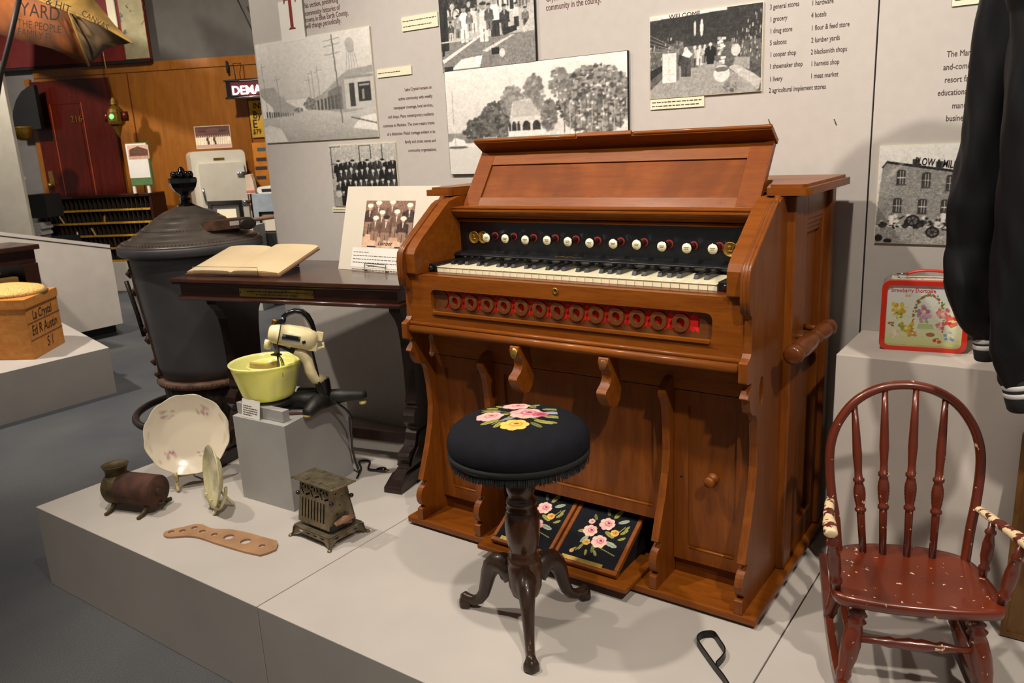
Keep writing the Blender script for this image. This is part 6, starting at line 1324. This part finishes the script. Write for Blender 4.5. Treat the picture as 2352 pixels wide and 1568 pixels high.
for (px, py, rot, hh_, cm_, lab) in ((143, 488, 28, .10, M_tan, 'thin tan stick leaning in the upper row of the rack'), (220, 540, 26, .10, M_tan, 'thin tan stick leaning in the middle row of the rack'), (240, 512, -10, .08, M_orange, 'short orange slip standing in the second row of the rack'), (265, 557, 4, .12, M_rust, 'reddish brown bottle shape standing low in the rack'), (177, 533, 0, .05, M_cream, 'small pale round tag in the middle row of the rack')):
    x, z = wl(px, py, RO+.0); k = int((z-rz0)/((rz1-rz0)/rows)); zb_ = rz0+(rz1-rz0)*k/rows+.0125; T_ = MW @ Matrix.Translation((x, -RO+.0, zb_)) @ Matrix.Rotation(math.radians(-rot), 4, 'Y'); mm = MB(T_)
    mm.prism([(-.008, 0), (.008, 0), (.010, hh_*.7), (.004, hh_), (-.006, hh_*.98), (-.010, hh_*.6)], 'y', .0, .006); tag(mm.build('paper_slip', cm_), lab, 'slip', 'slips standing in the pigeonhole rack')
wbx('side_box', (57, 448), (112, 500), .7, .95, M_blkm); tag(bpy.data.objects['side_box'], 'small black box beside the left end of the rack', 'box'); bpy.data.objects['side_box'].name = 'black_box'
for k in range(5):
    x0_, z0_ = wl(64, 512+7*k, .97); x1_, _ = wl(92, 512+7*k, .97); m = MB(MW); m.box(x0_, x1_+.02*(k % 2), -.97, -.80, z0_-.036, z0_-.005); tag(m.build('pale_box', M_block), 'pale grey flat carton, %s of the stack left of the rack' % ('topmost', 'second', 'third', 'fourth', 'lowest')[k], 'carton', 'pale cartons stacked left of the rack')
m = MB(MW); xk, zk_ = wl(64, 546, .97); m.box(xk-.02, xk+.42, -1.0, -.7, 0, zk_-.012); tag(m.build('carton_stand', M_blkm), 'black stand carrying the pale cartons and black box', 'stand')
# calendar board on legs
CB = wth('calendar_board', 318, 380, .5, 1.1, 'green backed calendar with a building picture on white stilts', 'calendar')
cb = wbx('green_backing', (287, 329), (351, 424), .46, .5, M_green, CB); wbx('calendar_sheet', (287, 331), (346, 407), .5, .503, M_white, CB, 0)
ca = Canvas(60, 40, (214, 170, 144)); ca.poly([(.05, .2), (.1, .7), (.5, .9), (.95, .65), (.95, .2)], (96, 60, 44)); ca.rect(0, 0, 1, .22, (190, 150, 126)); ca.tex(0, 0, 1, 1, 10, 2)
x0_, z1_ = wl(291, 334, .505); x1_, z0_ = wl(344, 364, .505); ca.mesh('calendar_picture', M_printm, CB, lambda u, v: MW @ Vector((x0_+(x1_-x0_)*u, -.5045, z0_+(z1_-z0_)*v)))
for px in (308, 341):
    x, z = wl(px, 424, .48); m = MB(MW); m.box(x-.014, x+.014, -.49, -.47, 1.0865, z+.01); m.build('stilt', M_white, CB)
# green lantern
LN = wth('hanging_lantern', 267, 270, .35, 1.75, 'brass hanging lantern with a glowing green lens beside the red door', 'lantern')
lx, lz = wl(267, 268, .35); m = MB(MW); m.lathe([(.02, .20), (.035, .17), (.04, .13), (.03, .12), (.07, .08), (.085, .05), (.09, -.05), (.08, -.08), (.05, -.10), (.03, -.15), (.015, -.20), (.005, -.22)], (lx, -.35, lz), 14, None, None, 'z', False); m.build('lantern_body', M_gold, LN)
m = MB(MW); m.ball((lx+.0, -.43, lz), .028, None, 12, 1, .5, 1); m.build('green_lens', emit('green_glow', (60, 255, 70), 5), LN)
for s in (-1, 1): m = MB(MW); m.lathe([(.03, -.05), (.034, 0), (.03, .05)], (lx+s*.11, -.35, lz), 10); m.build('side_lens', M_door, LN)
m = MB(MW); m.tube([(lx, -.35, lz+.2), (lx-.03, -.35, 2.45), (lx-.05, -.35, 3.695)], .006, 6); m.build('chain', M_gold, LN)
# refrigerator with photograph on top
RF = wth('refrigerator', 503, 450, .7, 0, 'white enamel refrigerator with chrome hinges against orange panelling', 'refrigerator')
fc0 = onpl(506, 400, W0+NW*.62, NW); FGM = frame((fc0.x, fc0.y, 0), 61); hw_ = .275; fx0_, fx1_ = -hw_, hw_; FZ = 1.50; OLD = MW; MW = FGM @ Matrix.Translation((0, .66, 0))
m = MB(MW); m.prism([(x, z) for x, z in rrect(fx0_, fx1_, .02, FZ, .05, 4)], 'y', -.66, -.12, None, True); fb = m.build('cabinet', M_fridge, RF, .01)
m = MB(MW); m.prism(rrect(fx0_+.06, fx1_-.03, .1, FZ-.13, .02, 3), 'y', -.70, -.662, None, True); fd = m.build('fridge_door', M_fridge, RF, .008)
for z, px in ((FZ-.25, 1), (.95, 0)):
    x = fx1_-.06; m = MB(MW); m.tube([(x-.05, -.715, z), (x+.05, -.715, z)], .020 if px else .02, 10); m.build('chrome_hinge', M_chrome, fd)
m = MB(MW); m.tube([(fx0_+.09, -.72, .98), (fx0_+.075, -.73, 1.12)], .012, 8); m.build('latch', M_chrome, fd)
m = MB(MW); m.box((fx0_+fx1_)/2-.05, (fx0_+fx1_)/2+.06, -.664, -.66, FZ-.10, FZ-.075); m.build('badge', M_brass, fb); MW = OLD
TP = wbx('standing_photograph', (445, 291), (533, 338), .5, .51, M_cream, None, 0); tag(TP, 'mounted photograph of people in white standing on the refrigerator', 'photograph')
ta = Canvas(90, 50, (96, 60, 52)); ta.rect(0, 0, 1, .2, (176, 140, 126))
for k in range(15): ta.figure(.05+.064*k, .16, .42, (226, 206, 176) if k not in (5, 8) else (60, 44, 40), (180, 140, 116), None, None, 1.3)
ta.rect(.1, .75, .9, .8, (60, 40, 40)); ta.ell(.5, .8, .2, .1, (120, 86, 70), 0, .6); ta.tex(0, 0, 1, 1, 8, 1)
x0_, z1_ = wl(446, 292, .512); x1_, z0_ = wl(532, 337, .512); ta.mesh('print', M_printm, TP, lambda u, v: MW @ Vector((x0_+(x1_-x0_)*u, -.5115, z0_+(z1_-z0_)*v)))
# illuminated sign
NS = wth('neon_sign', 560, 205, .3, 2.0, 'black and chrome box sign with glowing white letters DEMA', 'sign')
nx0_, nz1_ = wl(516, 186, .3); nx1_, nz0_ = wl(660, 222, .3); m = MB(MW); m.box(nx0_, nx1_, -.30, -.14, nz0_+.02, nz1_); m.build('sign_box', M_bake, NS, .01)
for z in (nz0_+.02, nz1_): m = MB(MW); m.tube([(nx0_-.01, -.30, z), (nx1_, -.30, z)], .012, 8); m.build('chrome_trim', M_chrome, NS)
m = MB(MW); m.box(nx0_+.06, nx1_, -.306, -.301, nz0_+.04, nz1_-.02); m.build('sign_face', plain('dark_red_face', (84, 18, 20), .5), NS)
lxx, lzz = wl(532, 214, .32); text('DEMAND', .125, MW @ Matrix.Translation((lxx, -.312, nz0_+.052)) @ Matrix.Rotation(PI/2, 4, 'X'), emit('white_neon', (255, 240, 236), 4.5), 'glowing_letters', NS, 'LEFT', 0, 1.0, .002, .0005)
m = MB(MW); m.tube([(nx0_+.08, -.2, nz1_), (nx0_+.07, -.2, 2.40), (nx0_+.07, -.01, 2.42)], .005, 6); m.build('hanging_wire', M_blkm, NS)
m = MB(MW); hxx, hzz = wl(522, 155, .05); m.lathe([(.012, -.06), (.016, 0), (.010, .07)], (hxx, -.05, hzz), 10); tag(m.build('wall_hook', M_blkm), 'small black hook on the orange panelling above the neon sign', 'hook')
# posters
p1 = wbx('yellow_poster', (570, 232), (660, 312), .02, .026, M_yel, None, 0); tag(p1, 'yellow printed poster under the neon sign', 'poster')
for s_, py, sz in (('INSTANT', 249, .085), ('By', 272, .11), ('E', 294, .13), ('$79', 308, .075)):
    x, z = wl(581, py, .03); text(s_, sz, MW @ Matrix.Translation((x, -.027, z)) @ Matrix.Rotation(PI/2, 4, 'X'), M_inkb, 'poster_lettering', p1, 'LEFT', 0, .9, .0005, .002)
p2 = wbx('orange_poster', (578, 328), (680, 428), .02, .026, M_orp, None, 0); tag(p2, 'orange printed poster below the yellow poster', 'poster')
for py, w2, cm_ in ((343, .10, plain('blue_print', (80, 100, 110), .8)), (366, .12, M_ink), (386, .14, M_ink), (408, .12, M_ink)):
    x, z = wl(600, py, .03); m = MB(MW); m.box(x-w2/2, x+w2/2, -.0272, -.0262, z-.02, z+.02); m.build('printed_block', cm_, p2)
# pale blue plinth with bag, tray and framed papers
BO_ = 1.25; bx0_, _ = wl(577, 445, BO_); m = MB(MW); m.box(bx0_, bx0_+1.0, -BO_, -.8, 0, 1.065); tag(m.build('display_block', M_lb, None, .003), 'pale blue-grey plinth beside the refrigerator', 'block')
bgx, bgz = wl(581, 445, BO_-.1); m = MB(MW); m.prism([(bgx-.05, 1.066), (bgx+.04, 1.066), (bgx+.03, 1.19), (bgx+.01, 1.26), (bgx-.045, 1.25)], 'y', -1.18, -1.12); BG = tag(m.build('striped_bag', plain('striped_paper', (214, 190, 164), .8), None, .01), 'small striped paper bag standing on the pale blue plinth', 'bag')
m = MB(MW); m.box(bgx-.05, bgx+.04, -1.183, -1.181, 1.08, 1.10); m.build('red_band', plain('pink_stripe', (206, 110, 90), .8), BG)
m = MB(MW); m.prism(rrect(bgx+.07, bgx+.32, 1.066, 1.13, .03, 3), 'y', -1.2, -.95, None, True); TR = tag(m.build('white_tray', M_white, None, .004), 'white rounded dish on the pale blue plinth', 'dish')
m = MB(MW); m.box(bgx+.12, bgx+.28, -1.203, -1.201, 1.08, 1.11); m.build('dish_slot', M_inkb, TR)
for (tl, br, off, lab, tlt) in (((478, 462), (562, 500), 1.6, 'dark framed small paper standing in front of the refrigerator', 0), ((596, 486), (690, 532), 1.35, 'black framed cream paper leaning on the pale blue plinth', 0)):
    x0_, z1_ = wl(*tl, off); x1_, z0_ = wl(*br, off); F_ = thing('framed_paper', MW @ Vector(((x0_+x1_)/2, -off, z0_)), lab, 'picture frame')
    b_ = .035 if off > 1.5 else .022
    if off > 1.5: z0_ -= .06
    m = MB(MW); m.prism([[(x0_, z0_), (x1_, z0_), (x1_, z1_), (x0_, z1_)], [(x0_+b_, z0_+b_), (x1_-b_, z0_+b_), (x1_-b_, z1_-b_), (x0_+b_, z1_-b_)]], 'y', -off-.02, -off); m.build('frame', M_bake, F_)
    m = MB(MW); m.box(x0_+b_, x1_-b_, -off-.006, -off-.002, z0_+b_, z1_-b_); m.build('mat_board', M_bggrey if off > 1.5 else M_mat, F_)
    if off > 1.5: m = MB(MW); m.box((x0_+x1_)/2-.09, (x0_+x1_)/2+.10, -off-.009, -off-.0065, z0_+.05, z1_-.08); m.build('paper', M_cream, F_)
m = MB(MW); x0_, z1_ = wl(470, 502, 1.6); m.box(x0_, x0_+.55, -1.75, -1.5, 0, bpy.data.objects['framed_paper'].location.z-.062); tag(m.build('display_block', M_block, None, .003), 'grey plinth holding the dark framed paper behind the stove', 'block')
m = MB(MW); x0_, z1_ = wl(596, 532, 1.35); m.box(x0_-.05, x0_+.6, -1.5, -1.26, 0, z1_-.002); tag(m.build('black_pedestal', M_blkm, None, .003), 'black pedestal under the cream framed paper', 'block')
# middle-distance grey block with black toe board
a_, b_ = at(75, 541, 'x', -5.42), at(252, 562, 'x', -5.42); GB = thing('display_case_base', (-5.9, 1.3, 0), 'large grey box with black toe board beside the wooden crate', 'block')
zt = b_.z; sl_ = (a_.z-b_.z)/(b_.y-a_.y); yL = .75; m = MB(); m.prism([(yL, .10), (b_.y, .10), (b_.y, zt), (yL, zt+sl_*(b_.y-yL))], 'x', -6.3, -5.42); m.build('box_body', M_block2, GB, .002)
m = MB(); m.prism([(yL+.02, 0), (b_.y-.04, 0), (b_.y-.04, .10), (yL+.02, .10)], 'x', -6.25, -5.47); m.build('toe_board', M_blkm, GB)
m = MB(); m.prism([(yL, zt-.035+sl_*(b_.y-yL)), (b_.y, zt-.035), (b_.y, zt-.027), (yL, zt-.027+sl_*(b_.y-yL))], 'x', -5.43, -5.418); m.build('top_joint', M_seam, GB)
# low platform at left with the crate
m = MB(); m.prism([(-3.79, .871), (-3.80, -1.2), (-5.4, -1.2), (-5.4, .73), (-5.38, 1.25)], 'z', 0, .30); tag(m.build('low_platform', M_plat, None, .002), 'low pale platform at left carrying the wooden crate', 'platform')
cA, cB, cC = at(80, 825, 'z', .302), at(150, 785, 'z', .302), at(-40, 827, 'z', .302)
CR = thing('wooden_crate', (-4.25, .5, .3), 'hand lettered pine crate with woven lid on the low platform', 'crate')
eb = (cB-cA); ec = (cC-cA); H_ = .315
poly = [(cA.x, cA.y), (cB.x, cB.y), (cB.x+ec.x*.6-.1, cB.y+ec.y*.6), (cC.x+eb.x*.5-.3, cC.y+eb.y*.5), (cC.x, cC.y)]
m = MB(); m.prism(poly, 'z', .302, .302+H_); cbx = m.build('crate_body', M_orange, CR, .004)
cn_ = Vector((sum(p[0] for p in poly)/5, sum(p[1] for p in poly)/5, 0))
m = MB(); m.prism([((x-cn_.x)*1.03+cn_.x, (y-cn_.y)*1.03+cn_.y) for x, y in poly], 'z', .302+H_, .302+H_+.055); m.build('crate_rim', M_orange, CR, .003)
m = MB(); m.lathe([(.30, 0), (.26, .03), (.15, .05), (.001, .055)], (cn_.x, cn_.y, .302+H_+.0555), 32, None, None, 'z', True, None, .9, .75); m.build('woven_lid', M_wick, CR)
MC = basis(cA+Vector((0, 0, 0)), eb, (0, 0, 1)); MC = MC @ Matrix.Translation((0, 0, .0015))
for s_, u_, v_, sz in (('La Crystal', .07, .235, .078), ('Ed R Austin', .03, .140, .088), ('S 1', .20, .035, .09)): text(s_, sz, MC @ Matrix.Translation((u_, v_, 0)), M_inkb, 'crate_lettering', cbx, 'LEFT', .2, .85 if sz < .1 else 1.0, .0004)
m = MB(MC)
for v_ in (.115, .22): m.box(0, eb.length, v_-.0015, v_+.0015, .0, .0012)
m.build('plank_joint', M_ink, cbx)
# dark desk with a book in its slot and boxes on top, at the far left edge
dA = at(90, 560, 'x', -4.9); DK = thing('dark_desk', (dA.x-.2, dA.y-.5, .30), 'dark wooden desk with an open slot at the left edge', 'desk')
y1 = dA.y; zt = dA.z; m = MB(); m.box(-5.35, -4.9, y1-1.2, y1, zt-.035, zt); m.build('desk_top', M_dkwood, DK, .005)
m = MB(); m.box(-5.33, -4.95, y1-1.2, y1-.02, zt-.13, zt-.036); m.build('desk_frieze', M_dkwood, DK, .003)
m = MB(); m.box(-5.33, -4.93, y1-1.2, y1-.02, zt-.30, zt-.26); m.build('desk_shelf', M_dkwood, DK, .003)
m = MB(); m.box(-5.33, -4.93, y1-.12, y1-.02, zt-.26, zt-.131); m.build('desk_side', M_dkwood, DK, .003)
for x, y in ((-4.98, y1-.07), (-5.28, y1-.07), (-4.98, y1-1.1), (-5.28, y1-1.1)): m = MB(); m.box(x-.035, x+.035, y-.035, y+.035, .3005, zt-.301); m.build('leg', M_dkwood, DK)
m = MB(); m.box(-5.28, -4.95, y1-.60, y1-.16, zt-.258, zt-.215); tag(m.build('tan_book', plain('tan_book_cover', (130, 96, 44), .8), None, .004), 'tan book lying in the slot of the dark desk', 'book')
m = MB(); m.box(-5.28, -4.96, y1-.9, y1-.36, zt+.001, zt+.26); OB = tag(m.build('orange_box', M_orange, None, .004), 'orange wooden box on the dark desk at the left edge', 'box')
m = MB(MW); m.tube([wx_ for wx_ in [(wl(541, -10, .3)[0], -.3, wl(541, -10, .3)[1]), (wl(590, 92, .3)[0], -.3, wl(590, 92, .3)[1]), (wl(600, 110, .3)[0], -.01, wl(600, 110, .3)[1])]], .008, 6); tag(m.build('ceiling_cable', M_blkm), 'thin black cable running down the dark grey wall', 'cable')
